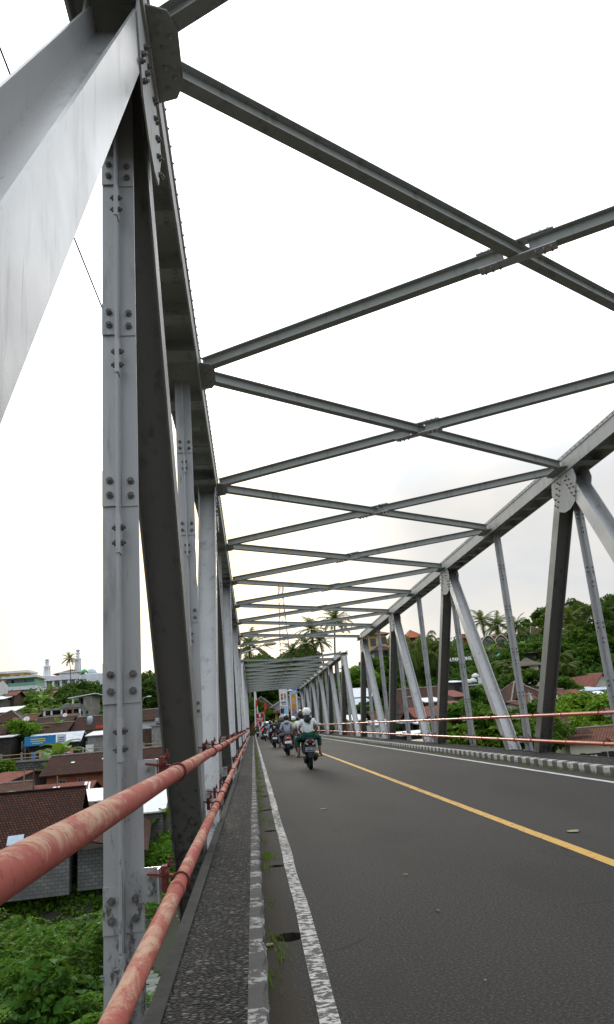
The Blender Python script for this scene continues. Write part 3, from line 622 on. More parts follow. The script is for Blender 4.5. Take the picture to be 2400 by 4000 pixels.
for i, (x, y, s) in enumerate([(-7.1, 51.6, .75), (-6.1, 49.6, .35), (-9.5, 50.6, .6), (-12.5, 49.8, .5), (-15, 50.4, .7), (-4.6, 49.4, .5), (-5.2, 51.5, .4), (-18, 49.3, .6), (-3.0, 48.5, .7)]):
    q = MB(); q.ell((0, 0, 0), (s*1.2, s*.9, s*.62), 14, 9)
    q.v = [(a*(1+.12*math.sin(5*b+3*c_+i)), b*(1+.1*math.sin(4*a+i)), c_*(1+.1*math.sin(6*a+2*b))) for a, b, c_ in q.v]
    tag(q.build('boulder', ROCK, smooth=True, loc=(x, y, -10.45), rz=r_.uniform(0, 6)), ['big pale grey boulder at the water edge below the left rail', 'grey river boulder lying along the far bank'][min(i, 1)], 'boulder', 'boulders along the river bank')
# ------------------------------------------------------------------ vegetation
def leaves_mesh(name, C, Nn, size, m, parent, seed, aspect=1.7, bend=.25):
    """many separate leaf blades: C centres, Nn facing direction, one bent quad pair each"""
    r = np.random.default_rng(seed); n = len(C); Nn = Nn/np.linalg.norm(Nn, axis=1)[:, None]
    a = r.normal(size=(n, 3)); a -= Nn*(a*Nn).sum(1)[:, None]; a /= np.linalg.norm(a, axis=1)[:, None]; b = np.cross(Nn, a)
    s = size*r.uniform(.6, 1.3, n)[:, None]; L = s*aspect/2; Wd = s/2; dr = Nn*(-bend)*s
    V = np.stack([C-a*L+dr*.6, C-b*Wd*.9, C+a*L+dr, C+b*Wd*.9], 1).reshape(-1, 3)
    F = np.arange(4*n).reshape(n, 4); return np_mesh(name, V, F, m, parent)
def crown_pts(r, clumps, per, spread, squash=.75):
    C, Nn = [], []
    for c, rad in clumps:
        p = r.normal(size=(per, 3)); p /= np.linalg.norm(p, axis=1)[:, None]; d = r.uniform(.45, 1, per)**.6
        q = p*d[:, None]*rad*np.array([1, 1, squash]); C.append(q+c); nn = p*.5+r.normal(size=(per, 3))*.55+np.array([0, 0, .65]); Nn.append(nn)
    return np.concatenate(C), np.concatenate(Nn)
def broadleaf(name, seed, h, rad, m, nclump, per, leaf, label, cat='tree', trunk_h=.45, flat=.7, group=None, bark=BARK, aspect=1.7):
    r = np.random.default_rng(seed); root = empty(name, (0, 0, 0), label, cat, group)
    cz = h*(1+trunk_h)/2; cl = []
    for i in range(nclump):
        p = r.normal(size=3); p /= np.linalg.norm(p); d = r.uniform(.35, 1)**.5
        c = np.array([p[0]*rad*d*.78, p[1]*rad*d*.78, cz+p[2]*h*(1-trunk_h)/2*d*.82]); cl.append((c, rad*r.uniform(.24, .42)))
    C, Nn = crown_pts(r, cl, per, 1, flat); leaves_mesh('crown', C, Nn, leaf, m, root, seed, aspect)
    q = MB(); tr = .028*h; top = Vector((r.uniform(-.1, .1)*h*.3, r.uniform(-.1, .1)*h*.3, h*trunk_h*1.15))
    q.tube([(0, 0, -.8), (0, 0, 0), tuple(top*.5+Vector((.05, .03, 0))*h*.2), tuple(top)], [tr*1.4, tr*1.2, tr, tr*.75], 8)
    for c, rr_ in cl[::2]: q.tube([tuple(top*r.uniform(.7, 1)), tuple((top+Vector(c))/2+Vector((0, 0, .06*h))), tuple(c)], [tr*.5, tr*.33, tr*.1], 5)
    q.build('trunk', bark, root, True, uv=False); return root
def palm(name, seed, h, fl, m, label, lean=.08, nf=19, droop=1.0, group=None):
    r = np.random.default_rng(seed); root = empty(name, (0, 0, 0), label, 'palm tree', group)
    top = Vector((lean*h, lean*h*.3, h)); q = MB(); pts = [Vector((0, 0, -.8))]+[Vector((lean*h*t*t, lean*h*.3*t*t, h*t)) for t in np.linspace(0, 1, 8)]
    q.tube(pts, [.24, .20, .17, .155, .145, .14, .135, .13, .15], 9); q.build('trunk', PBARK, root, True, uv=False)
    V, F = [], []
    for i in range(nf):
        az = i*2.399+r.uniform(-.2, .2); el = 1.25-1.75*(i/nf)**.9+r.uniform(-.1, .1); L = fl*r.uniform(.85, 1.1)
        p = np.array(top); d0 = np.array([math.cos(az), math.sin(az), 0]); st = 13; seg = L/st; e = el; sd = np.array([-math.sin(az), math.cos(az), 0])
        for k in range(st):
            d = d0*math.cos(e)+np.array([0, 0, 1])*math.sin(e); pn = p+d*seg; up = np.cross(sd, d)
            w = .03; o = len(V); V += [p-sd*w, p+sd*w, pn+sd*w*.7, pn-sd*w*.7]; F.append((o, o+1, o+2, o+3))
            if k > 0:
                ll = fl*.25*math.sin(math.pi*min(1, (k+1.2)/(st+1)))**.6
                for s in (-1, 1):
                    for j in (0, .34, .67):
                        b = p+d*seg*j; tipd = sd*s*.78+d*.5-np.array([0, 0, 1])*r.uniform(.25, .75)*droop; tip = b+tipd*ll*r.uniform(.85, 1.1)
                        wv = d*seg*.16; o = len(V); mid = b+(tip-b)*.5+np.array([0, 0, .05*ll]); V += [b-wv, b+wv, mid+wv*.9, mid-wv*.9, tip]; F.append((o, o+1, o+2, o+3)); F.append((o+3, o+2, o+4, o+4))
            p = pn; e -= (.10+.07*k/st)*droop
    F4 = [f for f in F]; me = bpy.data.meshes.new('fronds'); me.from_pydata([tuple(v) for v in V], [], [f if f[2] != f[3] else f[:3] for f in F4]); me.materials.append(m); me.update()
    o = bpy.data.objects.new('fronds', me); COL.objects.link(o); o.parent = root; return root
def banana(name, seed, h, label, m=None, group=None, n=9, old=2):
    r = np.random.default_rng(seed); root = empty(name, (0, 0, 0), label, 'banana plant', group)
    q = MB(); q.tube([(0, 0, -.5), (0, 0, 0), (.03, 0, h*.3), (.05, .02, h*.55)], [.15, .13, .10, .06], 9); q.build('stem', mat('banana_stem', (.10, .12, .05), .7, 0, (.09, .07, .04), 5, sc=(1, 1, .3)), root, True, uv=False)
    V, F, V2, F2 = [], [], [], []
    for i in range(n):
        dry = i >= n-old; az = i*2.4+r.uniform(-.3, .3); e = (1.35-.95*i/n) if not dry else -.2; L = h*r.uniform(.5, .68); wd = h*.105*r.uniform(.85, 1.15)*(1 if not dry else .5)
        p = np.array([.05, .02, h*(.54-.0*i)]); d0 = np.array([math.cos(az), math.sin(az), 0]); sd = np.array([-math.sin(az), math.cos(az), 0]); st = 11; A, B = (V, F) if not dry else (V2, F2)
        prev = None
        for k in range(st+1):
            t = k/st; w = wd*(0.03 if t < .14 else max(.02, math.sin(math.pi*((t-.14)/.86)**.72)**.7)); up = np.cross(d0*math.cos(e)+np.array([0, 0, math.sin(e)]), sd)
            lift = -.28*w; jag = r.uniform(.82, 1.05, 2)
            o = len(A); A += [p-sd*w*jag[0]+up*lift*-1, p, p+sd*w*jag[1]+up*lift*-1]
            if prev is not None: B += [(prev, prev+1, o+1, o), (prev+1, prev+2, o+2, o+1)]
            prev = o; d = d0*math.cos(e)+np.array([0, 0, math.sin(e)]); p = p+d*L/st; e -= (.13+.10*t) if not dry else .22
    np_mesh('leaves', V, F, m or L_BANANA, root)
    if V2: np_mesh('dry_leaves', V2, F2, L_DRY, root)
    return root
_used = {}
def plant(proto, x, y, s=1.0, z=None, label=None, rz=None, sz=None, group=None):
    k = proto.name
    o = proto if k not in _used else copy_tree(proto)
    _used[k] = 1
    o.location = (x, y, (tz(x, y) if z is None else z)-.05); o.rotation_euler.z = r_.uniform(0, 6.28) if rz is None else rz; o.scale = (s, s, sz or s)
    if label: o['label'] = label
    if group: o['group'] = group
    return o
G_HILL = 'dark broadleaf trees crowding the wooded hillside'
tA = broadleaf('broadleaf_tree', 1, 8, 3.4, L_DARK, 26, 120, .42, 'dark green broadleaf tree crowding the wooded hillside', group=G_HILL, trunk_h=.3)
tB = broadleaf('broadleaf_tree', 2, 6.5, 3.0, L_MID, 24, 120, .38, 'mid green bushy tree crowding the wooded hillside', group='mid green trees crowding the wooded hillside', trunk_h=.22)
tC = broadleaf('lime_tree', 3, 5.5, 3.2, L_LIME, 24, 130, .26, 'bright lime green spreading tree among the roofs', trunk_h=.4, flat=.5)
tD = broadleaf('bushy_tree', 4, 4.0, 2.3, L_MID, 22, 110, .30, 'leafy green bush tree among the village roofs', trunk_h=.15)
pA = palm('coconut_palm', 5, 9.5, 3.4, L_PALM, 'tall coconut palm rising above the wooded hill', .07, 22, .62)
pB = palm('coconut_palm', 6, 4.5, 3.6, L_PALM, 'low yellowish coconut palm drooping on the hillside', .05, 17, 1.35, group='low coconut palms drooping on the hillside')
bA = banana('banana_plant', 7, 4.6, 'banana plant with long broad leaves on the bank', group='banana plants on the slopes')
bB = banana('banana_plant', 8, 4.0, 'banana plant with long broad leaves on the bank', group='banana plants on the slopes', n=8, old=1)
def near_leaf_mat(): return L_NEAR

# ------------------------------------------------------------------ buildings
SHUT = mat('dark_shutter', (.018, .018, .022), .6, 0, (.03, .03, .032), 8)
FRAMEW = mat('white_frame', (.62, .62, .60), .6, 0, (.5, .5, .48), 5)
MINT = mat('mint_plaster', (.30, .52, .34), .8, 0, (.24, .42, .28), 1.1)
CONC_OLD = mat('weathered_concrete', (.30, .285, .25), .9, 0, (.15, .14, .12), 1.3, .3, .72, .3)
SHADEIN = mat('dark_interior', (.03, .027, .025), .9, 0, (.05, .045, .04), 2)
PLANK = mat('grey_plank', (.15, .14, .125), .9, 0, (.08, .072, .062), 3, .3, .7, .3, sc=(4, 4, .4))
PLANKB = mat('brown_plank', (.14, .075, .045), .9, 0, (.075, .045, .03), 3, .3, .7, .3, sc=(.4, .4, 4))
RIDGE = mat('ridge_mortar', (.30, .27, .23), .9, 0, (.16, .13, .11), 4)
def roof_mesh(kind, w, d, z0, z1, over, hip=.5, th=.10):
    """closed roof solid, eaves at z0 and ridge at z1, ridge along X"""
    q = MB(); W, D = w/2+over, d/2+over
    rw = W if kind == 'gable' else max(W-D*hip*2*.95, .02)
    drop = (z1-z0)*over/(d/2) if kind != 'mono' else 0
    zb = z0-drop
    if kind == 'mono':
        v = [(-W, -D, z0), (W, -D, z0), (W, D, z1), (-W, D, z1)]
        q.add(v+[(a, b, c-th) for a, b, c in v], [(0, 1, 2, 3), (7, 6, 5, 4), (0, 4, 5, 1), (1, 5, 6, 2), (2, 6, 7, 3), (3, 7, 4, 0)]); return q
    e = [(-W, -D, zb), (W, -D, zb), (W, D, zb), (-W, D, zb), (-rw, 0, z1), (rw, 0, z1)]
    lo = [(a, b, c-th) for a, b, c in e]
    q.add(e+lo, [(0, 1, 5, 4), (2, 3, 4, 5), (1, 2, 5), (3, 0, 4), (7, 6, 10, 11), (9, 8, 11, 10), (8, 7, 11), (6, 9, 10), (0, 6, 7, 1), (1, 7, 8, 2), (2, 8, 9, 3), (3, 9, 6, 0)] if kind == 'hip' else
          [(0, 1, 5, 4), (2, 3, 4, 5), (7, 6, 10, 11), (9, 8, 11, 10), (0, 6, 7, 1), (2, 8, 9, 3), (1, 7, 11, 5), (5, 11, 8, 2), (0, 4, 10, 6), (4, 3, 9, 10)])
    return q
RP = {}
def roof_patch(h, u, t, w, l, m, lift=.05):
    """a loose sheet lying on the front roof slope of a house"""
    D, z0, z1 = RP[h.name]; a = math.atan2(z1-z0, D); q = MB()
    q.box((u, -D*(1-t), z0+(z1-z0)*t+lift), (w, l, .02), Matrix.Rotation(a, 3, 'X') @ Matrix.Rotation(.06*u, 3, 'Z')); return q.build('roof_patch', m, h)
def house(name, label, cat, xc, y, w, ze, zr, d=6.0, kind='gable', wm=None, rm=None, rz=0.0, over=.5, ridge_y=False, wins=(), doors=(), base=None, group=None, hip=.5, cap=None, winmat=None):
    """wall, roof, windows; front faces the bridge (-Y); ze, zr are the world heights of eave and ridge"""
    D0 = (d/2 if not ridge_y else d/2)+over; ze = 1.25+(ze-1.25)*(y-D0)/y     # ze is the height of the front eave edge
    if kind == 'mono': zr = max(zr, ze+.05)
    elif not ridge_y: ze = ze+(zr-ze)*over/D0
    zb = (tz(xc, y) if base is None else base)-.6
    root = empty(name, (xc, y, zb), label, cat, group, rz); H = ze-zb
    RP[root.name] = (d/2+over, ze-zb-((zr-ze)*over/(d/2) if kind in ('gable', 'hip') else 0), zr-zb)
    ww, dd = (w-2*over, d) if not ridge_y else (d, w-2*over)
    q = MB(); x, yy = ww/2, dd/2
    q.bb(-x, x, -yy, yy, 0, H-.04)
    if kind == 'gable':
        hg = (zr-zb-.14)
        for s in (-1, 1): q.add([(s*x, -yy, H-.04), (s*x, yy, H-.04), (s*x, 0, hg), (s*(x-.15), -yy, H-.04), (s*(x-.15), yy, H-.04), (s*(x-.15), 0, hg)], [(0, 1, 2), (5, 4, 3), (0, 3, 4, 1), (1, 4, 5, 2), (2, 5, 3, 0)])
    wl_ = q.build('wall', wm or CREAM, root)
    rf = roof_mesh(kind, ww, dd, H, zr-zb, over, hip).build('roof', rm or TILE_D, root)
    if cap is not False and kind != 'mono' and (rm or TILE_D) in (TILE_D, TILE_R, TILE_M, TILE_O):
        c = MB(); W, D = ww/2+over, dd/2+over; rw = W if kind == 'gable' else max(W-D*hip*1.9, .02); zt = zr-zb+.03; drop = (zr-ze)*over/(dd/2)
        c.tube([(-rw, 0, zt), (rw, 0, zt)], .09, 6)
        if kind == 'hip':
            for sx_ in (-1, 1):
                for sy_ in (-1, 1): c.tube([(sx_*rw, 0, zt), (sx_*W, sy_*D, H-drop+.02)], .08, 6)
        c.build('ridge_cap', cap or RIDGE, rf, uv=False)
    for o in (wl_, rf):
        if ridge_y: o.rotation_euler.z = math.pi/2
    fy = -(d/2 if not ridge_y else (w-2*over)/2*0+d/2)
    fw = (w-2*over)
    for (u, z, a, b) in wins:     # u: -1..1 across the front, z above the eave downwards, size a x b
        f = MB(); cx, cz = u*fw/2, H-z; t = .07
        for bx in ((cx-a/2-t, cx+a/2+t, cz+b/2, cz+b/2+t), (cx-a/2-t, cx+a/2+t, cz-b/2-t, cz-b/2), (cx-a/2-t, cx-a/2, cz-b/2, cz+b/2), (cx+a/2, cx+a/2+t, cz-b/2, cz+b/2), (cx-.03, cx+.03, cz-b/2, cz+b/2)): f.bb(bx[0], bx[1], fy-.06, fy+.02, bx[2], bx[3])
        fo = f.build('window', winmat or WOODD, root); p = MB(); p.bb(cx-a/2, cx+a/2, fy-.025, fy+.01, cz-b/2, cz+b/2); p.build('pane', GLASS, fo)
    for (u, a, b) in doors:
        f = MB(); cx = u*fw/2; f.bb(cx-a/2, cx+a/2, fy-.05, fy+.02, .6, .6+b); f.build('door', WOODD, root)
    return root
def part(parent, name, m, *boxes, smooth=False, bevel=0):
    q = MB()
    for b in boxes: q.bb(*b)
    return q.build(name, m, parent, smooth, bevel)
# ---- left bank, nearest first
h = house('village_house', 'nearest left house with big sagging dark tiled roof and grey block wall', 'house', -16.32, 54.00, 9.51, -5.23, -1.74, d=7.5, kind='gable', wm=BLOCK, rm=TILE_D, rz=.10, over=.55, cap=TILE_D)
q = MB(); q.box((4.0, -3.2, 4.0), (.9, .8, .03), Matrix.Rotation(.45, 3, 'X')); 
zr_ = h.location.z
part(h, 'lean_to_wall', BLOCK, (4.6, 8.4, -3.0, 3.4, 0, -4.44-zr_-.9))
q = MB(); za = -3.45-zr_; zb2 = -4.61-zr_; q.add([(4.2, -4.3, za-.9), (4.2, 3.8, za+.6), (9.0, 3.8, zb2), (9.0, -4.3, zb2-1.0), (4.2, -4.3, za-1.0), (4.2, 3.8, za+.5), (9.0, 3.8, zb2-.1), (9.0, -4.3, zb2-1.1)], [(3, 2, 1, 0), (4, 5, 6, 7), (0, 1, 5, 4), (1, 2, 6, 5), (2, 3, 7, 6), (3, 0, 4, 7)]); q.build('lean_to_roof', TILE_D, h)
sh = house('shed', 'white roofed shed with a louvred grey opening, beside the dark tiled house', 'shed', -13.38, 66.00, 4.66, -3.52, -2.73, d=5, kind='mono', wm=BLOCK, rm=ZINC_W, over=.3)
H = -3.46-sh.location.z
lv = MB()
for i in range(9): lv.box((0, -2.56, H-.35-i*.13), (3.9, .10, .05), Matrix.Rotation(.6, 3, 'X'))
lv.build('louvre', ZINC_B, sh); part(sh, 'opening', SHADEIN, (-2, 2, -2.53, -2.48, H-1.5, H-.2))
ls = house('long_shed', 'rusty red sheet roofed shed with white patches, between brick house and dark tiled roof', 'shed', -17.24, 72.00, 5.84, -3.56, -2.22, d=7, kind='gable', wm=PLANK, rm=RUST_C, over=.4)
house('tiled_cottage', 'low cottage with mottled orange and brown tiles in front of the stone wall', 'house', -21.12, 70.00, 3.47, -2.64, -1.76, d=6, kind='gable', wm=CREAM, rm=TILE_M, rz=.3, over=.5)
house('tiled_cottage', 'second cottage with red brown tiles at the left edge, lower than the mottled one', 'house', -19.18, 63.00, 3.89, -2.90, -2.14, d=5, kind='hip', wm=BLOCK, rm=TILE_R, over=.4)
house('tiled_cottage', 'grey gabled cottage with plain dark roof under the stone wall', 'house', -23.56, 80.00, 4.24, -2.17, -1.12, d=7, kind='gable', wm=PLANK, rm=RUST_C, rz=-.5, over=.4)
bh = house('brick_house', 'orange brick house with long dark tiled roof and two small windows', 'house', -16.29, 82.00, 9.35, -1.87, -0.00, d=8, kind='gable', wm=BRICK, rm=TILE_D, over=.6, wins=((-.62, 1.05, .55, .5), (-.2, 1.0, .4, .5)), winmat=GREYC)
house('tiled_house', 'dark tiled house behind the hanger, in front of the yellow railed road', 'house', -9.48, 78.00, 3.88, -1.93, 0.10, d=7, kind='gable', wm=BRICK, rm=TILE_D, over=.6)
blk = house('block_house', 'grey block house with pale gable seen between hanger and dark strut', 'house', -7.87, 61.00, 2.22, -4.31, -2.66, d=4, kind='mono', wm=BLOCK, rm=ZINC_W, over=.2)
# retaining wall with railing
rw = empty('retaining_wall', (0, 96.9, 0), 'long grey stone retaining wall below the riverside road', 'wall')
part(rw, 'masonry', STONE, (-75, -6, -.45, .35, -7.5, -.62)); part(rw, 'coping', GREYC, (-75, -6, -.55, .42, -.62, -.42))
part(rw, 'pilaster', GREYC, (-30.6, -30.1, -.62, -.45, -7.5, -.62)); part(rw, 'pilaster', GREYC, (-45.6, -45.1, -.62, -.45, -7.5, -.62)); part(rw, 'pilaster', GREYC, (-15.6, -15.1, -.62, -.45, -7.5, -.62))
YRAIL = mat('yellow_rail_paint', (.42, .28, .09), .7, 0, (.30, .22, .12), 4)
rl = empty('road_railing', (0, 97.0, -.42), 'low concrete post railing with two yellow rails on the stone wall', 'railing')
for z in (.28, .72): q = MB(); q.tube([(-75, 0, z), (-6, 0, z)], .05, 6); q.build('rail', YRAIL, rl)
for i in range(29): q = MB(); q.bb(-75+i*2.45, -74.78+i*2.45, -.11, .11, 0, .92); q.build('post', GREYC, rl, bevel=.02)
# kiosks along the riverside road
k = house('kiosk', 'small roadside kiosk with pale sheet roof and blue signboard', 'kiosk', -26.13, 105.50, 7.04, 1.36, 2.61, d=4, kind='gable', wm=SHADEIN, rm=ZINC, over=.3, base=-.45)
Hk = 1.36-k.location.z
BLUE = mat('blue_sign', (.03, .10, .42), .5, 0, (.03, .22, .45), .6, .42, .58); PINK = mat('pink_board', (.62, .10, .16), .6, 0, (.70, .30, .34), 2); WHITEB = mat('white_board', (.74, .75, .76), .6, 0, (.6, .62, .64), 2); YBAR = mat('yellow_mark', (.60, .55, .12), .6)
sg = part(k, 'signboard', BLUE, (-3.6, .4, -2.75, -2.68, Hk-.2, Hk+1.0)); part(sg, 'marks', YBAR, (-2.8, -.9, -2.78, -2.75, Hk+.55, Hk+.68), (-2.8, -.9, -2.78, -2.75, Hk+.3, Hk+.42), (-2.6, -1.2, -2.78, -2.75, Hk+.05, Hk+.16))
s2 = part(k, 'signboard', WHITEB, (.5, 1.7, -2.75, -2.68, Hk-.1, Hk+1.0)); part(s2, 'marks', BLUE, (.7, 1.5, -2.78, -2.75, Hk+.55, Hk+.65), (.7, 1.5, -2.78, -2.75, Hk+.3, Hk+.4), (.7, 1.5, -2.78, -2.75, Hk+.05, Hk+.15))
s3 = part(k, 'banner', PINK, (.6, 2.6, -2.6, -2.55, Hk-1.7, Hk-.8)); part(s3, 'marks', WHITEB, (.8, 2.4, -2.63, -2.6, Hk-1.15, Hk-1.05), (.9, 2.2, -2.63, -2.6, Hk-1.4, Hk-1.3))
part(k, 'poster', WHITEB, (4.2, 5.2, -2.6, -2.55, Hk-1.5, Hk-.6)); part(k, 'post', PLANK, (-3.6, -3.45, -2.6, -2.45, 0, Hk)); part(k, 'counter', PLANKB, (-3, -.2, -2.5, -2.1, .6, 1.5))
for i, (x, z, c_) in enumerate(((-1.6, .9, (.5, .4, .25)), (-.6, 1.0, (.6, .55, .4)), (-2.6, .8, (.1, .2, .4)))):
    tag(part(None, 'crate', cloth('crate_%d' % i, c_), (k.location.x+x, k.location.x+x+.6, 102.4, 102.9, -.45, -.45+z), bevel=.02), ['tan stack of boxes in front of the kiosk', 'pale carton stack beside the tan boxes at the kiosk', 'blue plastic crate stack left in front of the kiosk'][i], 'crate')
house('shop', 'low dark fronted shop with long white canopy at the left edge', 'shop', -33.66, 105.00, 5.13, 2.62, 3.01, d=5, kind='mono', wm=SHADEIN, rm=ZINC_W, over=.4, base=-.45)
house('shop', 'grey rendered shop with red signboard right of the kiosk', 'shop', -19.21, 106.00, 5.80, 1.93, 2.47, d=5, kind='mono', wm=GREYC, rm=ZINC_W, over=.3, base=-.45)
sg = part(None, 'shop_sign', mat('red_orange_sign', (.62, .08, .03), .6, 0, (.5, .05, .02), 2), (-20.63, -19.17, 102.9, 103, 2.74, 3.13)); tag(sg, 'orange red shop sign above the grey shop shutter', 'sign')
for l, args, k_ in (('wide dark tiled roof house at left with small dormer gables', (-35.51, 116.00, 6.26, 4.74, 6.46), 'hip'), ('orange tiled roof just right of the dormered house', (-33.31, 119.00, 2.47, 4.85, 5.79), 'gable'), ('long brown tiled roof in the middle of the left village row', (-29.09, 117.00, 5.61, 3.87, 5.06), 'gable'), ('red brown tiled roof behind the banana plants', (-28.25, 121.00, 4.46, 3.71, 4.86), 'hip'), ('dark tiled house next to the post, left of the hanger', (-23.02, 113.00, 4.72, 2.75, 4.61), 'gable'), ('lowest brown tiled roof directly above the kiosk', (-27.77, 111.00, 4.95, 2.77, 4.00), 'gable'), ('brown tiled roof above the white canopy at the left edge', (-34.86, 109.00, 4.13, 3.07, 4.20), 'gable')):
    house('tiled_house', l, 'house', *args, d=7, kind=k_, wm=CREAM if 'dormer' in l else CONC_OLD, rm=TILE_R if ('orange' in l or 'red' in l) else TILE_D, over=.6)
q = empty('dormer', (-33.44, 111, 3.29), 'white trimmed gable porch in front of the wide dark roof', 'porch')
roof_mesh('gable', 2.6, 2.2, 1.1, 1.9, .25).build('roof', TILE_R, q).rotation_euler.z = math.pi/2; part(q, 'wall', WHITE, (-.9, .9, -.9, 1, -3, 1.1)); part(q, 'opening', SHADEIN, (-.5, .5, -.93, -.9, -2, .8))
# concrete two storey house
c2 = empty('concrete_house', (-30.57, 136, 5.43-1.0), 'unfinished two storey concrete house with open balconies and orange pillars', 'house')
xa, xb = -35.39-c2.location.x, -26.97-c2.location.x; wv = xb-xa; zt1 = 7.02-c2.location.z; zt2 = 8.69-c2.location.z
part(c2, 'wall', CONC_OLD, (xa, xa+wv*.72, -1.4, 4, -3, zt1), (xa+wv*.72, xb-.3, -3, 4, -3, zt1+.4), (xa+wv*.62, xb-.4, -.4, 4, zt1, zt2), (xb-1.8, xb-.4, -3, -.4, zt1+.4, zt2))
part(c2, 'balcony_slab', CONC_OLD, (xa-.2, xa+wv*.74, -3.2, -1.4, zt1-.35, zt1), (xa+wv*.36, xa+wv*.74, -3.3, -3.2, zt1-.1, zt1+.55)); part(c2, 'parapet', CONC_OLD, (xa+wv*.02, xa+wv*.72, -3.25, -3.1, .5, 1.5))
ORP = mat('orange_pillar', (.46, .13, .05), .8, 0, (.36, .11, .05), 3)
for f_, m_ in ((.0, WHITE), (.14, WHITE), (.34, WHITE), (.43, ORP), (.56, ORP), (.70, WHITE)): part(c2, 'pillar', m_, (xa+wv*f_, xa+wv*f_+.3, -3.15, -2.85, .5, zt1-.35))
for f_ in (.08, .24, .5, .63): part(c2, 'opening', SHADEIN, (xa+wv*f_-.9, xa+wv*f_+.5, -1.45, -1.4, .6, zt1-.6))
for i in range(3): part(c2, 'window', SHADEIN, (xb-3.2+i*.9, xb-2.8+i*.9, -3.04, -3.0, zt1-1.3, zt1-.8))
part(c2, 'opening', SHADEIN, (xa+wv*.66, xb-1.9, -.45, -.4, zt1+.3, zt2-.3)); q = MB(); q.add([(xa+wv*.48, -3.4, zt2-.25), (xb+.3, -3.4, zt2+.25), (xb+.3, 4.3, zt2+.25), (xa+wv*.48, 4.3, zt2-.25), (xa+wv*.48, -3.4, zt2-.12), (xb+.3, -3.4, zt2+.4), (xb+.3, 4.3, zt2+.4), (xa+wv*.48, 4.3, zt2-.12)], [(3, 2, 1, 0), (4, 5, 6, 7), (0, 1, 5, 4), (1, 2, 6, 5), (2, 3, 7, 6), (3, 0, 4, 7)]); q.build('roof', ZINC_W, c2)
part(c2, 'post', WHITE, (xa+wv*.56, xa+wv*.56+.3, -3.1, -2.8, zt1, zt2-.2))
# green building and neighbours
g = empty('green_building', (-57.01, 195, 14.16), 'long mint green two storey building with flat white roof edge on the left hill', 'building')
xa, xb = -60.94-g.location.x, -53.52-g.location.x; z1, z2, z3 = [PZ(90, p, 195)-g.location.z for p in (2682, 2672, 2650)] if False else (15.62-g.location.z, 16.13-g.location.z, 17.52-g.location.z)
part(g, 'wall', MINT, (xa, xb, -2, 6, z1, z3)); part(g, 'lower_wall', WHITE, (xa, xb, -2.05, 6, -4, z1)); part(g, 'roof', WHITE, (xa-.6, xb+.6, -3.4, 6.5, z3, z3+.55)); part(g, 'balcony', mat('green_balcony', (.16, .34, .24), .7), (xa-.2, xb+.2, -3.3, -2, z1-.1, z1+.75)); part(g, 'balcony_band', WHITE, (xa-.2, xb+.2, -3.32, -2, z1-1.0, z1-.1))
for f_ in (.06, .2, .42, .68): fo = part(g, 'window', WOODD, (xa+(xb-xa)*f_, xa+(xb-xa)*f_+1.9, -2.06, -2, z1+.7, z3-.3)); part(fo, 'pane', GLASS, (xa+(xb-xa)*f_+.15, xa+(xb-xa)*f_+1.75, -2.09, -2.06, z1+.8, z3-.4))
y2 = empty('roof_house', (-61.43, 198, 17.82), 'yellow upper storey with flat slab roof behind the green building', 'building'); xa, xb = -5, 5; zt = 19.18-y2.location.z
part(y2, 'wall', YELLOWP, (-4.5, 4, -2, 5, -8, zt)); part(y2, 'roof', WHITE, (-5.2, 5.6, -3, 5.5, zt, zt+.5))
for x in (-.5, 2): part(y2, 'window', GLASS, (x, x+1.2, -2.05, -2, zt-1.6, zt-.5))
house('white_house', 'tall narrow weathered white house at the left edge beside the green building', 'house', -58.16, 180.00, 1.97, 15.73, 16.49, d=8, kind='gable', wm=WHITE, rm=TILE_D, over=.1)
house('hill_house', 'small dark roofed house with white sheet roof under the green building', 'house', -47.98, 150.00, 3.36, 10.29, 11.01, d=7, kind='mono', wm=PLANK, rm=ZINC_W, over=.5)
house('hill_house', 'brown roofed hut below the green building among banana plants', 'house', -46.75, 155.00, 2.24, 11.08, 11.87, d=6, kind='gable', wm=WOODD, rm=RUST_C, over=.5)
house('hill_house', 'wooden hillside house with tin roof at the left edge above the banana plants', 'house', -42.97, 138.00, 4.39, 7.28, 8.25, d=6, kind='mono', wm=PLANK, rm=ZINC_W, over=.4)
house('hill_house', 'brown tiled house under the mosque, left of the dark grove', 'house', -40.99, 165.00, 2.40, 10.57, 12.44, d=7, kind='gable', wm=BRICK, rm=TILE_R, over=.5)
house('hill_house', 'cream walled house with red roof peeking out right of the dark grove', 'house', -30.33, 160.00, 3.23, 9.22, 10.61, d=7, kind='gable', wm=CREAM, rm=TILE_R, over=.4)
# mosque
ms = empty('mosque', (-56.29, 250, 17.76), 'white mosque on the hill with two minarets, silver dome and green dome', 'mosque'); L = ms.location
MW = mat('mosque_white', (.72, .73, .74), .7, 0, (.60, .61, .63), .5); SILV = mat('silver_dome', (.46, .49, .56), .35, .4, (.38, .42, .50), 1); GDOME = mat('green_dome', (.05, .50, .14), .45, 0, (.04, .38, .10), 1)
mz = lambda py, px=300: 21.02*0
z_e = 22.15-L.z; xA, xB = -68.5-L.x, -55.48-L.x; xC = -44.82-L.x
part(ms, 'wall', MW, (xA+1, xB, 0, 20, -6, z_e-1.5), (xB, xC, 4, 24, -6, 22.42-L.z)); part(ms, 'cornice', MW, (xA-.4, xB, -3, 20.3, z_e-1.5, z_e)); part(ms, 'parapet', MW, (xA-.4, xB-14, -3.1, -2.8, z_e, z_e+.8))
for i in range(6): part(ms, 'column', MW, (xA+.3+i*2.4, xA+1.0+i*2.4, -2.6, -1.9, -6, z_e-1.5)); 
for i in range(5): part(ms, 'arch_opening', SHADEIN, (xA+1.6+i*2.4, xA+2.8+i*2.4, -.05, 0, -3, z_e-2.3))
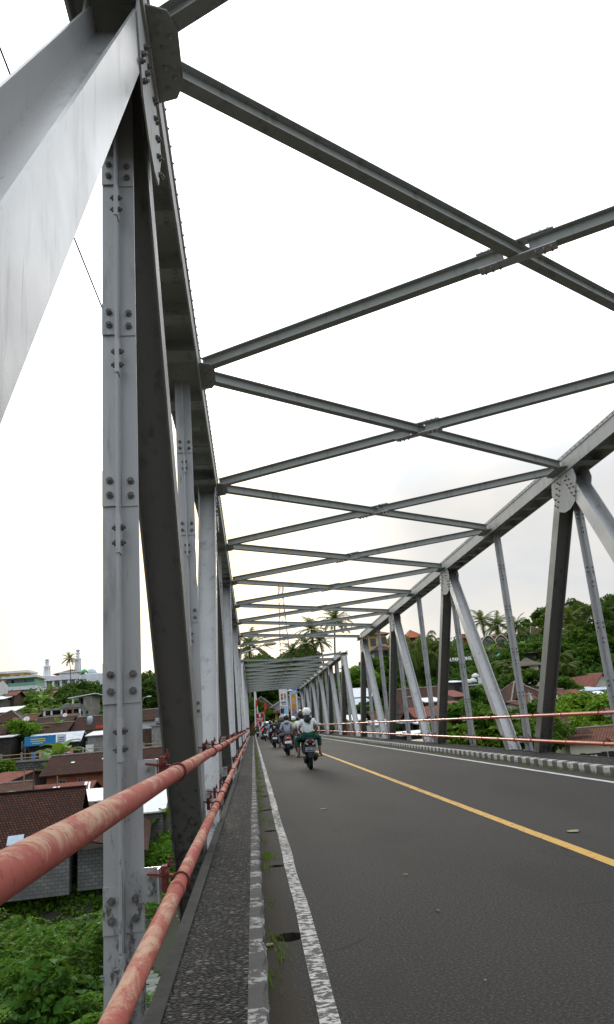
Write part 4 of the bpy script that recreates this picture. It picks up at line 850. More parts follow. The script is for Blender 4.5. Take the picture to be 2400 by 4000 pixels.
xr0, xr1 = -64.87-L.x, -55.65-L.x; zr0, zr1 = 23.42-L.z, 25.1-L.z
part(ms, 'upper_wall', MW, (xr0+2, xr1-1, 4, 18, z_e-1.6, zr0+.3))
rf = roof_mesh('hip', xr1-xr0-1.5, 14, zr0, zr1, .8, .5).build('roof', mat('mosque_tile', (.14, .095, .055), .9, 0, (.09, .06, .04), 3), ms); rf.location = ((xr0+xr1)/2, 11, 0)
for px_, py0, py1, r0, m_ in ((0, 0, 0, 0, 0),): pass
def dome(x, y, z, r, m_, nm):
    q = MB(); q.ell((x, y, z), (r, r, r), 24, 10, z0=0.0); q.tube([(x, y, z+r), (x, y, z+r*1.5)], r*.03, 6); q.ell((x, y, z+r*1.2), (r*.07, r*.07, r*.07), 8, 6); o = q.build(nm, m_, ms, True, uv=False); return o
zd = 23.12-L.z; xd = -53.69-L.x; part(ms, 'drum', MW, (xd-2.6, xd+2.6, 9, 14, z_e-2, zd)); dome(xd, 11, zd, 1.75, SILV, 'silver_dome'); dome(-53.62-L.x, -1.0, 22.61-L.z, 1.15, GDOME, 'green_dome')
def minaret(x, y, zb, zt):
    q = MB(); H = zt-zb; a = .85
    for sx_ in (-1, 1):
        for sy_ in (-1, 1): q.tube([(x+sx_*a, y+sy_*a, zb), (x+sx_*a*.8, y+sy_*a*.8, zb+H*.5)], .22, 6)
    q.bb(x-.4, x+.4, y-.4, y+.4, zb, zb+H*.5)
    q.lathe([(.9, zb+H*.46), (1.25, zb+H*.50), (1.25, zb+H*.53), (.8, zb+H*.535)], (x, y, 0), 8)
    q.lathe([(.62, zb+H*.53), (.55, zb+H*.70), (.9, zb+H*.72), (.9, zb+H*.75), (.5, zb+H*.755), (.45, zb+H*.84)], (x, y, 0), 8)
    o = q.build('minaret', MW, ms, uv=False); c = MB(); c.lathe([(.8, zb+H*.82), (.85, zb+H*.835), (.75, zb+H*.86), (.3, zb+H*.89), (.08, zb+H*.92), (.03, zt)], (x, y, 0), 12); c.build('minaret_cap', SILV, o, True, uv=False)
minaret(-66.54-L.x, 3, 22.42-L.z, 29.01-L.z); minaret(-58.62-L.x, 12, 24.08-L.z, 32.68-L.z)
# brown roofed shop, statue on pedestal and parked motorcycle across the river (between hanger and strut)
house('roadside_house', 'long dark tiled house with white wall panels behind the statue', 'house', -12.56, 106.00, 6.41, 3.36, 4.72, d=6, kind='gable', wm=WHITE, rm=TILE_D, over=.5, base=-.4, doors=((-.55, 1.6, 2.6), (.1, 1.6, 2.6)))
st = empty('statue', (-12.16, 101, -.5), 'dark stone figure statue draped in checked cloth on a pale pedestal', 'statue'); zs = 2.57+.5
part(st, 'pedestal', GREYC, (-.9, .9, -.6, .6, 0, zs), (-1.1, 1.1, -.75, .75, zs-.2, zs)); q = MB(); q.lathe([(.42, zs), (.5, zs+.5), (.36, zs+.9), (.42, zs+1.3), (.2, zs+1.5), (.24, zs+1.7), (.2, zs+1.95), (.06, zs+2.1)], (0, 0, 0), 12); q.tube([(.35, 0, zs+1.3), (.62, -.1, zs+.9), (.4, -.3, zs+.75)], [.12, .1, .08], 6); q.build('figure', mat('dark_stone', (.10, .10, .10), .9, 0, (.06, .06, .06), 5), st, True, uv=False)
q = MB(); q.lathe([(.47, zs+.15), (.54, zs+.5), (.44, zs+.85)], (0, 0, 0), 12); q.build('cloth_wrap', brick_mat('checked_cloth', (.6, .6, .6), (.05, .05, .05), (.3, .3, .3), .14, .14, .01, off=.5), st)
lp = empty('street_lamp', (-14.42, 101.5, -.5), 'grey curved arm street lamp on the riverside road beside the hanger', 'street lamp'); zl = 6.24+.5
q = MB(); q.tube([(0, 0, 0), (0, 0, zl-.6), (.25, 0, zl-.15), (.7, 0, zl)], .06, 8); q.build('pole', GREYC, lp); q = MB(); q.ell((.95, 0, zl), (.35, .12, .09), 10, 6); q.build('lamp_head', WHITE, lp, True, uv=False)
# poles among the left roofs
for i, (x, y, z0_, z1_, lb) in enumerate(((-17.93, 62, -2.82, -0.44, 'thin wooden pole with a pale bracket on the mottled roof'), (-17.77, 64, -3.4, -0.66, 'rusty thin pole right of the bracket pole'), (-14.92, 60, -2.54, -1.13, 'short bare stick pole in front of the brick wall'), (-33.79, 125, 4.34, 7.31, 'pale flag pole among the banana plants'))):
    q = MB(); q.tube([(0, 0, -1.5), (.05, 0, z1_-z0_)], .05, 6)
    if i in (0, 3): q.box((-.25 if i == 0 else .2, 0, z1_-z0_-.2), (.5, .04, .22 if i else .07))
    tag(q.build('pole', WOODL if i != 1 else RUST, loc=(x, y, z0_), uv=False), lb, 'pole')

roof_patch(h, 1.0, .12, .95, .8, ZINC_B, .10); roof_patch(h, 3.6, .28, .3, .3, ZINC_W)
for u, t, w, l in ((-1.2, .62, .5, .35), (-.4, .72, .6, .25), (1.6, .55, .45, .5), (2.6, .5, .16, 3.2), (-2.2, .45, .3, .25), (2.1, .8, .25, .9)): roof_patch(ls, u, t, w, l, ZINC_W)
for u, t in ((-2.0, .55), (1.0, .62)): roof_patch(bh, u, t, .35, .3, ZINC_W)
for i, (c, s, lb) in enumerate((((-32.16, 112.0, 4.87), .45, 'white satellite dish beside the dormered roof'), ((-27.28, 114.0, 5.06), .35, 'small satellite dish above the middle brown roofs'), ((-23.09, 111.0, 4.09), .4, 'pale water tank on the roof nearest the hanger'))):
    t = empty('satellite_dish' if i < 2 else 'water_tank', c, lb, 'dish' if i < 2 else 'tank')
    if i < 2:
        q = MB(); q.lathe([(.02, -.12), (s*.6, -.05), (s, .1), (s*.98, .12), (s*.58, -.02), (.02, -.09)], (0, 0, 0), 14, Matrix.Rotation(.9, 3, 'X')); q.build('dish', WHITE, t, True, uv=False); q = MB(); q.tube([(0, 0, -1.6), (0, 0, 0)], .04, 6); q.build('mast', GREYC, t, uv=False)
    else:
        q = MB(); q.lathe([(s, -.6), (s, .3), (s*.8, .42), (s*.2, .5)], (0, 0, 0), 14); q.build('barrel', ZINC_B, t, True, uv=False); q = MB(); q.bb(-.5, .5, -.5, .5, -1.6, -.6); q.build('stand', GREYC, t)

# ------------------------------------------------------------------ right bank village and hill houses
w = house('white_house', 'white walled house with patched red tile roof and black shutters at lower right', 'house', 22.68, 52.00, 4.64, -1.52, -0.60, d=6.5, kind='gable', wm=CREAM, rm=TILE_R, rz=-.12, over=.45, base=-6)
Lw = w.location; Hw = -1.52-Lw.z
for u, wd in ((-.45, 1.0), (1.35, .95)):
    fo = part(w, 'window', SHUT, (u-wd/2, u+wd/2, -3.31, -3.24, Hw-1.55, Hw-.55))
    part(fo, 'pane', FRAMEW, (u-wd*.22, u-.04, -3.34, -3.31, Hw-1.45, Hw-.65), (u+.04, u+wd*.22, -3.34, -3.31, Hw-1.45, Hw-.65))
    for s in (-1, 1): part(fo, 'shutter', SHUT, (u+s*(wd/2+.19)-.17, u+s*(wd/2+.19)+.17, -3.36, -3.30, Hw-1.6, Hw-.5))
sl_ = math.atan2(-0.59--1.52, 3.25); Rr = Matrix.Rotation(sl_, 3, 'X')
q = MB(); q.box((1.9, -2.6, Hw+.62), (.9, .6, .02), Rr); q.build('roof_patch', ZINC_W, w); q = MB(); q.box((-.7, -2.3, Hw+.80), (1.3, .9, .02), Rr); q.build('roof_patch', TILE_D, w)
q = MB()
for i in range(6): q.tube([(2.05+i*.07, -3.55, Hw-1.75), (2.05+i*.07, -3.55, Hw-1.2)], .008, 5)
for z in (Hw-1.75, Hw-1.2): q.tube([(2.02, -3.7, z), (2.45, -3.7, z), (2.45, -3.35, z), (2.02, -3.35, z), (2.02, -3.7, z)], .012, 5)
q.lathe([(.25, Hw-1.2), (.02, Hw-.95), (.01, Hw-.7)], (2.23, -3.52, 0), 8); tag(q.build('bird_cage', GREYC, uv=False, loc=tuple(Lw), rz=-.12), 'grey wire bird cage hanging by the right window of the white house', 'bird cage')
LIST = [
 ('gable_house', 'cream gable fronted house with maroon roof, right of the dark slanting strut', 41.08, 90.00, 3.22, 3.17, 4.23, dict(ridge_y=True, d=8, wm=CREAM, rm=RUST_C, over=.6)),
 ('maroon_house', 'maroon tiled long roof at the right edge behind the last hanger', 49.09, 100.00, 6.49, 3.26, 4.62, dict(d=8, wm=CREAM, rm=TILE_R, over=.5)),
 ('tin_house', 'rusty patched sheet roof below the cream gable', 34.69, 78.00, 1.33, 1.50, 2.54, dict(d=5, kind='mono', wm=PLANKB, rm=RUST_C, over=.2)),
 ('tin_house', 'white sheet roof beside the rusty patched one', 36.86, 79.00, 2.20, 1.42, 2.32, dict(d=5, kind='mono', wm=PLANK, rm=ZINC_W, over=.2)),
 ('tin_house', 'long grey blue sheet roof under the maroon roof at the right edge', 39.73, 84.00, 6.92, 2.31, 2.81, dict(d=6, kind='mono', wm=PLANK, rm=ZINC_B, over=.3)),
 ('tile_house', 'small red tiled roof right of the dark slanting strut', 32.96, 80.00, 1.58, 2.02, 2.61, dict(d=5, wm=CREAM, rm=TILE_R, over=.3)),
 ('tin_house', 'pale sheet roof just under the small red tiled roof', 31.18, 74.00, 3.14, 1.07, 1.95, dict(d=5, kind='mono', wm=BLOCK, rm=ZINC_W, over=.2)),
 ('tile_house', 'mottled maroon roof half hidden under the lime trees', 25.86, 62.00, 2.07, -0.64, 0.28, dict(d=6, wm=PLANK, rm=TILE_M, over=.4)),
 ('dark_roof_house', 'broad dark brown hipped roof with pale ridge lines left of the dark strut', 29.88, 84.00, 5.16, 1.69, 3.93, dict(d=9, kind='hip', wm=PLANK, rm=TILE_D, over=.8, hip=.4)),
 ('tile_house', 'small red tiled house in front of the broad dark hipped roof', 25.72, 70.00, 1.40, 1.48, 2.20, dict(d=5, wm=WHITE, rm=TILE_R, over=.3)),
 ('tile_house', 'tilted orange red roof edge low beside the hanger', 22.93, 66.00, 1.20, 0.91, 1.63, dict(d=5, wm=WHITE, rm=TILE_R, over=.3, rz=.5)),
 ('big_roof_house', 'largest brown tiled roof behind the third light strut', 20.34, 92.00, 6.81, 2.06, 4.30, dict(d=10, wm=PLANK, rm=TILE_D, over=.8)),
 ('gable_shed', 'dark gabled shed in front of the largest brown roof', 16.57, 78.00, 2.01, 2.09, 3.01, dict(d=6, ridge_y=True, wm=SHADEIN, rm=TILE_D, over=.4)),
 ('gable_shed', 'brown roofed shed right of the dark gabled shed', 15.78, 70.00, 3.12, 0.97, 1.88, dict(d=6, wm=SHADEIN, rm=RUST_C, over=.4)),
 ('tin_house', 'white edged sheet roof peeking between two right struts', 19.40, 82.00, 2.27, 2.47, 2.96, dict(d=5, kind='mono', wm=PLANK, rm=ZINC_W, over=.3)),
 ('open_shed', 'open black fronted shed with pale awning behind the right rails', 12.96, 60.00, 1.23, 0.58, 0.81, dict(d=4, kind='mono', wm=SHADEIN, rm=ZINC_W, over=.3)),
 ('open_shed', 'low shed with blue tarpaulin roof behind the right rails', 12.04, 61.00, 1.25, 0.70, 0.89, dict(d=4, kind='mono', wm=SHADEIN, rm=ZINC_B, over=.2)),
 ('open_shed', 'shed with white boarded counter low behind the right rails', 10.79, 52.00, 2.48, -0.01, 0.16, dict(d=4, kind='mono', wm=SHUT, rm=ZINC_W, over=.2)),
 ('tent', 'beige sheet roof lowest behind the right kerb', 9.57, 45.00, 0.94, -0.35, -0.18, dict(d=4, kind='gable', wm=SHUT, rm=mat('beige_sheet', (.50, .43, .32), .8, 0, (.38, .32, .24), 2), over=.2)),
 ('wood_shack', 'brown plank shack left of the green bush tree', 17.73, 66.00, 1.19, 1.81, 2.18, dict(d=4, kind='mono', wm=PLANKB, rm=RUST_C, over=.2)),
 ('tin_house', 'rusty red sheet roof right of the second dark strut', 22.66, 84.00, 1.87, 2.79, 3.63, dict(d=6, kind='mono', wm=PLANK, rm=RUST_C, over=.3)),
 ('open_shed', 'white canopy shed above the rusty red sheet roof', 26.58, 98.00, 1.74, 4.95, 5.24, dict(d=5, kind='mono', wm=SHADEIN, rm=ZINC_W, over=.3)),
 ('tin_house', 'silver sheet roof house right of the second span portal', 15.08, 105.00, 3.05, 4.18, 5.56, dict(d=7, kind='mono', wm=PLANK, rm=ZINC, over=.3)),
 ('tin_house', 'pale blue sheet roof below the silver one', 13.27, 92.00, 2.35, 2.90, 3.74, dict(d=6, kind='mono', wm=SHADEIN, rm=ZINC_B, over=.3)),
 ('tin_house', 'white sheet roof low between the far right struts', 10.11, 76.00, 1.80, 1.19, 1.73, dict(d=5, kind='mono', wm=BRICK, rm=ZINC_W, over=.2)),
 ('tile_house', 'maroon tiled roof low between the far right struts', 12.62, 78.00, 1.59, 1.01, 1.77, dict(d=5, wm=BRICK, rm=TILE_R, over=.3)),
 ('tin_house', 'grey sheet roof left of the third dark strut', 11.31, 68.00, 2.08, 0.62, 1.02, dict(d=5, kind='mono', wm=WHITE, rm=ZINC, over=.2)),
 ('hill_house', 'white walled house with brown roof below the yellow house', 24.55, 140.00, 4.25, 13.42, 14.47, dict(d=7, kind='hip', wm=WHITE, rm=TILE_D, over=.6, hip=.35, wins=((-.5, 1.0, 1.6, 1.0), (.4, 1.0, 1.8, 1.0)))),
 ('hill_house', 'red hipped roof house on the skyline between the light struts', 35.30, 160.00, 3.95, 17.41, 18.96, dict(d=9, kind='hip', wm=WOODD, rm=TILE_O, over=.7, hip=.35)),
 ('hill_house', 'orange roof tip beside the yellow house', 29.72, 158.00, 1.66, 16.36, 17.23, dict(d=5, kind='hip', wm=CREAM, rm=TILE_O, over=.4, hip=.35)),
 ('hill_house', 'red wall house left of the arched huts', 46.91, 160.00, 2.28, 16.48, 17.26, dict(d=6, wm=mat('red_plaster', (.30, .05, .035), .8), rm=TILE_R, over=.3)),
 ('hill_house', 'white house with mottled hipped tile roof on the skyline left of the dark strut', 60.59, 155.00, 4.49, 15.71, 17.44, dict(d=8, kind='hip', wm=CREAM, rm=TILE_M, over=.7, hip=.4)),
 ('hill_house', 'cream walled wing with lower dark roof beside the mottled hipped roof', 57.26, 153.00, 2.98, 15.38, 16.23, dict(d=6, kind='hip', wm=CREAM, rm=TILE_D, over=.5, hip=.4)),
 ('hill_house', 'orange roofs glimpsed between palms behind the arched huts', 55.39, 162.00, 4.65, 16.58, 17.36, dict(d=6, kind='hip', wm=CREAM, rm=TILE_O, over=.5, hip=.4)),
 ('hill_house', 'dark pointed roof right of the dark strut on the skyline', 69.51, 152.00, 2.78, 15.59, 16.66, dict(d=7, kind='hip', wm=WOODD, rm=TILE_D, over=.6, hip=.45)),
 ('cafe_hall', 'dark hillside hall with low gable and veranda under the arched huts', 44.80, 134.00, 3.82, 10.45, 11.60, dict(d=6, ridge_y=False, kind='gable', wm=SHADEIN, rm=TILE_D, over=.8)),
 ('pavilion', 'open dark pavilion behind the thatched hut', 46.51, 124.00, 4.22, 9.83, 10.05, dict(d=5, kind='mono', wm=SHADEIN, rm=PLANK, over=.5)),
]
for it in LIST:
    nm, lb, a, kw = it[0], it[1], it[2:7], it[7]
    house(nm, lb, 'shed' if 'shed' in nm or nm in ('tent', 'wood_shack') else ('house' if 'pavil' not in nm and 'cafe' not in nm else 'pavilion'), *a, **kw)
yh = house('yellow_house', 'yellow two storey house with orange hipped roof on the hill', 'house', 25.61, 152.00, 5.38, 17.79, 18.52, d=8, kind='hip', wm=YELLOWP, rm=TILE_O, over=.7, hip=.35, wins=((-.35, 1.7, 1.0, 1.4), (.75, 1.5, 1.1, 1.2)))
hz_ = 6.9; th = empty('thatched_hut', (42.19, 112, hz_-1.9), 'thatched hut with pointed straw roof and small walled room', 'hut')
q = MB(); q.lathe([(3.9, 2.5), (3.6, 2.75), (1.6, 3.45), (.5, 4.05), (.2, 4.2), (.03, 4.25)], (0, 0, 0), 8, sc=(1, .85)); q.build('roof', THATCH, th, uv=False); part(th, 'wall', CREAM, (-.4, 1.4, -2.2, 2, -1.5, 2.5)); part(th, 'opening', SHADEIN, (1.4, 3.0, -2.0, 2, -1, 2.4), (-2.8, -.4, -1.8, 2, -1, 2.4)); part(th, 'balustrade', WHITE, (-3.0, -.5, -2.9, -2.8, -.9, .1)); th.scale = (.76, .76, .76)
for i, (px_, lb) in enumerate(((0, 'arched straw roofed hut with pale arch front on the hill'), (1, 'second arched hut, dark, half hidden by a palm trunk'))):
    c = ((45.38, 140.0, 12.13), (48.88, 143.0, 12.38))[i]; hh = 2.7
    L0 = empty('arched_hut', (c[0], c[1], c[2]-.3), lb, 'hut'); pr = [(1.9*math.cos(t)*(1-.22*math.sin(t)**2), hh*1.25*math.sin(t)**.8) for t in np.linspace(0.001, math.pi-.001, 15)]
    q = MB(); q.ext([(a, b) for a, b in pr], (0, -2, 0), (0, 3, 0), (1, 0, 0), (0, 0, 1)); q.build('roof', mat('straw_roof', (.06, .05, .042), .95, 0, (.035, .03, .026), 6), L0, uv=False)
    L0.scale = (.8, .8, .8); q = MB(); q.tube([(a*1.02, -2.05, b*1.0) for a, b in pr], .11, 6, False); q.build('arch_trim', CREAM, L0, uv=False); q = MB(); q.ext([(a*.86, b*.86) for a, b in pr], (0, -2.03, 0), (0, -1.99, 0), (1, 0, 0), (0, 0, 1)); q.build('front_wall', CONC_OLD, L0, uv=False); part(L0, 'window', GLASS, (-.7, .7, -2.07, -2.03, .9, 2.3)); part(L0, 'platform', WOODD, (-2.2, 2.2, -3, 3, -3, -.02))
# big letters on the slope
sg = empty('letter_sign', (35.09, 124, 9.54), 'big white letters standing on the dark slope behind the second hanger', 'sign', rz=-.05)
text_obj('letters', 'AN PANDAWA', .92, mat('letter_white', (.85, .85, .85), .5), (0, 0, 0), (math.pi/2-.25, 0, 0), .06, sg, .70)
q = MB()
for x in (-1.8, 0, 1.8): q.tube([(x, .12, -6), (x, .12, .3)], .05, 6)
q.tube([(-2.1, .1, -.35), (2.1, .1, -.35)], .05, 6); q.build('support_frame', BLACKP, sg, uv=False)
# teal parasol, terrace with lamp globes, white flag
c = (43.44, 128.0, 9.73); t = empty('parasol', c, 'small teal parasol on the hillside terrace', 'parasol'); q = MB(); q.lathe([(1.35, .0), (.7, .3), (.05, .62)], (0, 0, 0), 8); q.build('canopy', mat('teal_cloth', (.10, .42, .36), .8), t); q = MB(); q.tube([(0, 0, -3.5), (0, 0, .6)], .04, 6); q.build('pole', WHITE, t)
c = (27.24, 92.0, 3.75); t = empty('terrace', c, 'black walled terrace with white railing below the lamp globes', 'terrace'); part(t, 'wall', SHUT, (-1.0, 1.6, -1, 2, -2.5, .35)); part(t, 'railing', WHITE, (-1.0, 1.7, -1.1, -1.0, .35, .45), (1.6, 1.7, -1.1, -1, -3, .45)); part(t, 'board', WHITEB, (.55, 1.1, -1.2, -1.12, .5, 1.25))
for i, (c, lb) in enumerate((((26.84, 92.0, 4.58), 'left white lamp globe of the lower pair on the terrace'), ((27.47, 92.0, 4.66), 'right white lamp globe of the lower pair on the terrace'), ((28.18, 93.0, 5.27), 'highest white lamp globe on a black post above the terrace'))):
    t = empty('garden_lamp', c, lb, 'lamp'); q = MB(); q.lathe([(.46, -.18), (.50, -.05), (.42, .16), (.22, .30), (.03, .36)], (0, 0, 0), 14); q.build('globe', WHITE, t, True, uv=False); q = MB(); q.tube([(0, 0, -3.2), (0, 0, -.1)], .06, 6); q.build('post', SHUT, t, uv=False)
c = (23.25, 62.0, 1.83); t = empty('flag', c, 'limp white flag on a thin pole beside the dark slanting strut', 'flag'); q = MB(); q.tube([(-.15, 0, -2.5), (-.1, 0, .75)], .025, 6); q.build('pole', WOODD, t, uv=False); q = MB(); q.add([(-.12, 0, .6), (.05, .08, .2), (.22, -.05, -.25), (.2, .1, -.55), (-.05, -.05, -.6), (-.2, .06, -.3)], [(0, 1, 2, 3, 4, 5)]); o = q.build('cloth', WHITEB, t); s_ = o.modifiers.new('t', 'SOLIDIFY'); s_.thickness = .03
# lattice telecom tower
c = (10.99, 230.0, 22.93); zt = 43.72; Ht = zt-c[2]+12; tw = empty('radio_tower', (c[0], 230, c[2]-12), 'tall red and white lattice radio tower behind the bridge bracing', 'tower')
RW = newmat('tower_paint'); m_, nt, bs = RW; t_ = N(nt, 'ShaderNodeTexCoord'); sx = N(nt, 'ShaderNodeSeparateXYZ'); nt.links.new(t_.outputs['Object'], sx.inputs[0]); md = N(nt, 'ShaderNodeMath', operation='FLOORED_MODULO', i_1=9.0); nt.links.new(sx.outputs[2], md.inputs[0]); gt = N(nt, 'ShaderNodeMath', operation='GREATER_THAN', i_1=4.5); nt.links.new(md.outputs[0], gt.inputs[0]); nt.links.new(mixc(nt, gt.outputs[0], (.55, .55, .55), (.40, .09, .06)), bs.inputs['Base Color'])
q = MB(); b0, b1 = 1.9, .55; n = 16
f_ = lambda t, sx_, sy_: (sx_*(b0+(b1-b0)*t), sy_*(b0+(b1-b0)*t), Ht*t)
for sx_ in (-1, 1):
    for sy_ in (-1, 1): q.tube([f_(0, sx_, sy_), f_(1, sx_, sy_)], .09, 5)
for i in range(n):
    t0, t1 = i/n, (i+1)/n
    for (a, b) in (((-1, -1), (1, -1)), ((1, -1), (1, 1)), ((1, 1), (-1, 1)), ((-1, 1), (-1, -1))):
        q.tube([f_(t0, *a), f_(t1, *b)], .045, 4); q.tube([f_(t0, *b), f_(t1, *a)], .045, 4); q.tube([f_(t1, *a), f_(t1, *b)], .04, 4)
q.build('lattice', m_, tw, uv=False)
for i, (z, a) in enumerate(((.97, 0), (.97, 2.1), (.97, 4.2), (.9, 1), (.9, 3.6), (.72, .5))): q = MB(); q.box((math.cos(a)*.95, math.sin(a)*.95, Ht*z), (.3, .3, 1.9)); q.build('antenna', WHITE, tw, bevel=.05)
q = MB(); q.tube([(0, 0, Ht), (0, 0, Ht+2.5)], .04, 5); q.build('mast', WHITE, tw)
# ------------------------------------------------------------------ far bridge end: houses, banners, billboard, flags, lamps
house('end_house', 'dark brown roofed house facing the bridge end on the left', 'house', 1.56, 128.00, 5.34, 3.75, 6.08, d=8, kind='hip', wm=BRICK, rm=TILE_D, over=.8, hip=.35, base=-.2)
house('end_house', 'white gabled building with white bargeboard behind the banners', 'house', 6.34, 126.00, 8.89, 4.17, 6.06, d=7, kind='gable', ridge_y=True, wm=ZINC, rm=ZINC_W, over=.9, base=-.2)
house('end_house', 'dark open shop front under the white gable at the bridge end', 'shop', 5.25, 121.00, 5.19, 3.25, 3.72, d=3, kind='mono', wm=SHADEIN, rm=RUST_C, over=.4, base=-.2)
st_ = house('roadside_house', 'low wall and yellow doorway shrine at the bridge end', 'shrine', 3.70, 118.50, 0.95, 3.08, 3.39, d=1.2, kind='gable', wm=mat('ochre', (.36, .19, .04), .8), rm=TILE_D, over=.3, base=-.1)
LOGO_R = mat('red_mark', (.50, .03, .03), .6); LOGO_Y = mat('gold_mark', (.55, .38, .05), .6); INK = mat('ink', (.03, .03, .035), .7); SKINP = mat('print_skin', (.42, .25, .18), .7); SKYB = mat('print_sky', (.16, .42, .68), .6, 0, (.45, .62, .78), 1.2); ORNG = mat('print_orange', (.55, .27, .05), .6); GREYP = mat('print_grey', (.42, .41, .43), .7, 0, (.12, .11, .13), 3.0, .42, .58)
def banner(c, wd, zt, label, base_m, rz):
    t = empty('banner', c, label, 'banner', rz=rz); H = zt-c[2]
    part(t, 'cloth', base_m, (-wd/2, wd/2, -.02, .02, 0, H)); part(t, 'pole', WOODL, (-wd/2-.07, -wd/2-.01, -.03, .03, -3, H+.15)); part(t, 'pole', WOODL, (wd/2+.01, wd/2+.07, -.03, .03, -3, H+.15)); part(t, 'batten', WOODL, (-wd/2, wd/2, .022, .06, H-.05, H)); return t, H
b, H = banner((4.86, 116.0, 2.35), 1.22, 6.73, 'tall white banner with red and gold emblem and four portraits', WHITEB, -.1)
e = MB(); e.tube([(-.34, -.03, H-1.7), (-.12, -.03, H-.9)], .07, 6); e.tube([(-.12, -.03, H-1.7), (-.34, -.03, H-.9)], .07, 6); e.ell((-.22, -.03, H-1.62), (.16, .02, .16), 12, 6); e.build('emblem', LOGO_R, b, uv=False); e = MB(); e.ell((.24, -.03, H-1.25), (.16, .02, .42), 14, 8); eo = e.build('emblem', INK, b, uv=False); e = MB(); e.ell((.24, -.045, H-1.25), (.09, .02, .33), 12, 6); e.build('emblem_core', LOGO_Y, eo, uv=False)
part(b, 'marks', INK, *[(-.38+i*.16, -.27+i*.16, -.03, -.02, H-2.35, H-2.05) for i in range(5)], (-.3, .36, -.03, -.02, H-2.52, H-2.45), (.12, .4, -.03, -.02, H-1.82, H-1.75))
for i in range(4):
    q = MB(); x = -.42+i*.26; q.ell((x, -.03, 1.55-.06*(i % 2)), (.085, .012, .14), 10, 6); po = q.build('portrait', SKINP, b, uv=False); q = MB(); q.ell((x, -.035, 1.66-.06*(i % 2)), (.085, .012, .06), 10, 6); q.build('cap', INK if i < 2 else WHITEB, po, uv=False); q = MB(); q.ell((x, -.028, .95), (.17, .012, .48), 10, 6); q.build('jacket', INK if i < 2 else SKYB, po, uv=False)
b, H = banner((6.46, 117.0, 2.12), 1.15, 6.74, 'tall banner with blue top and orange panel right of the white one', GREYP, -.15)
bt = part(b, 'top_panel', SKYB, (-.55, .55, -.03, -.021, H-1.0, H-.05)); part(bt, 'marks', mat('navy_mark', (.04, .08, .36), .6), *[(-.42+i*.15, -.32+i*.15, -.035, -.03, H-.5, H-.2) for i in range(6)])
bo = part(b, 'orange_panel', ORNG, (-.34, .32, -.03, -.021, H-3.3, H-1.05)); part(bo, 'marks', YBAR, (-.24, .22, -.035, -.03, H-1.75, H-1.65), (-.24, .22, -.035, -.03, H-1.95, H-1.85)); part(bo, 'number_panel', WHITEB, (-.2, .2, -.036, -.03, H-2.45, H-2.1)); part(bo, 'marks', INK, (-.13, -.04, -.04, -.036, H-2.4, H-2.16), (.03, .13, -.04, -.036, H-2.4, H-2.16))
part(b, 'side_panel', WHITEB, (-.57, -.36, -.03, -.021, .2, H-1.05), (.36, .57, -.03, -.021, .2, H-1.05))
c = (1.1, 113.0, 1.73); t = empty('billboard', (c[0], 113, 0), 'red billboard with white lines of text at the left of the bridge end', 'billboard'); z0_, z1_ = 1.65, 3.18; wd = 1.74-0.57
pb = part(t, 'panel', mat('red_panel', (.36, .012, .025), .5, 0, (.28, .01, .02), 2), (-wd/2, wd/2, -.05, .05, z0_, z1_)); part(pb, 'frame', WHITE, (-wd/2-.04, wd/2+.04, -.06, .06, z1_, z1_+.06), (-wd/2-.05, -wd/2, -.06, .06, z0_, z1_), (wd/2, wd/2+.05, -.06, .06, z0_, z1_))
part(pb, 'marks', WHITE, (-.16, .1, -.07, -.05, z1_-.55, z1_-.08), (-wd*.4, wd*.36, -.07, -.05, z1_-.78, z1_-.70), (-wd*.34, wd*.32, -.07, -.05, z1_-.93, z1_-.86), (-wd*.26, wd*.26, -.07, -.05, z1_-1.13, z1_-1.06)); part(pb, 'figure_print', PINK, (-wd*.42, -wd*.18, -.07, -.05, z0_+.02, z0_+.5), (wd*.1, wd*.2, -.07, -.05, z0_+.02, z0_+.35), (wd*.28, wd*.38, -.07, -.05, z0_+.02, z0_+.4))
part(t, 'post', GREYC, (-wd/2+.1, -wd/2+.2, .06, .16, 0, z1_), (wd/2-.2, wd/2-.1, .06, .16, 0, z1_))
for i, (c0, c1, lb) in enumerate((((0.33, 112.0, 1.46), (0.5, 112.0, 6.36), 'tall white pole with a red flag left of the red billboard'), ((1.74, 114.0, 1.53), (1.99, 114.0, 4.84), 'thin bamboo pole with an orange red flag right of the red billboard'))):
    t = empty('flag', (c0[0], c0[1], 0), lb, 'flag'); q = MB(); q.tube([(0, 0, 0), (c1[0]-c0[0], 0, c1[2])], .09 if i == 0 else .035, 8); q.build('pole', WHITE if i == 0 else WOODL, t, uv=False)
    zf = 4.43 if i == 0 else 3.79; q = MB(); ww = .42; rows = []
    for k in range(7): zz = zf+.75-k*.27; rows.append([((.12 if i == 0 else .08)+ww*u*(.5+.5*math.sin(k*.7+.5)), .06*math.sin(3*u+k), zz-.15*u) for u in (0, .35, .7, 1)])
    q.loft(rows, False); q.f = [f for f in q.f if max(f)-min(f) < 8 and not (set(x % 4 for x in f) == {0, 3})]; q.m = q.m[:len(q.f)]; o = q.build('cloth', mat('flag_red_%d' % i, (.52, .03, .02), .8, 0, (.40, .02, .02), 3), t); o.modifiers.new('s', 'SOLIDIFY').thickness = .02
t = empty('pole', (0.88, 114, 0), 'leaning white post beside the flag pole at the bridge end', 'pole'); q = MB(); q.tube([(.1, 0, 0), (-.25, 0, 6.44)], .09, 8); q.build('shaft', WHITE, t, uv=False)
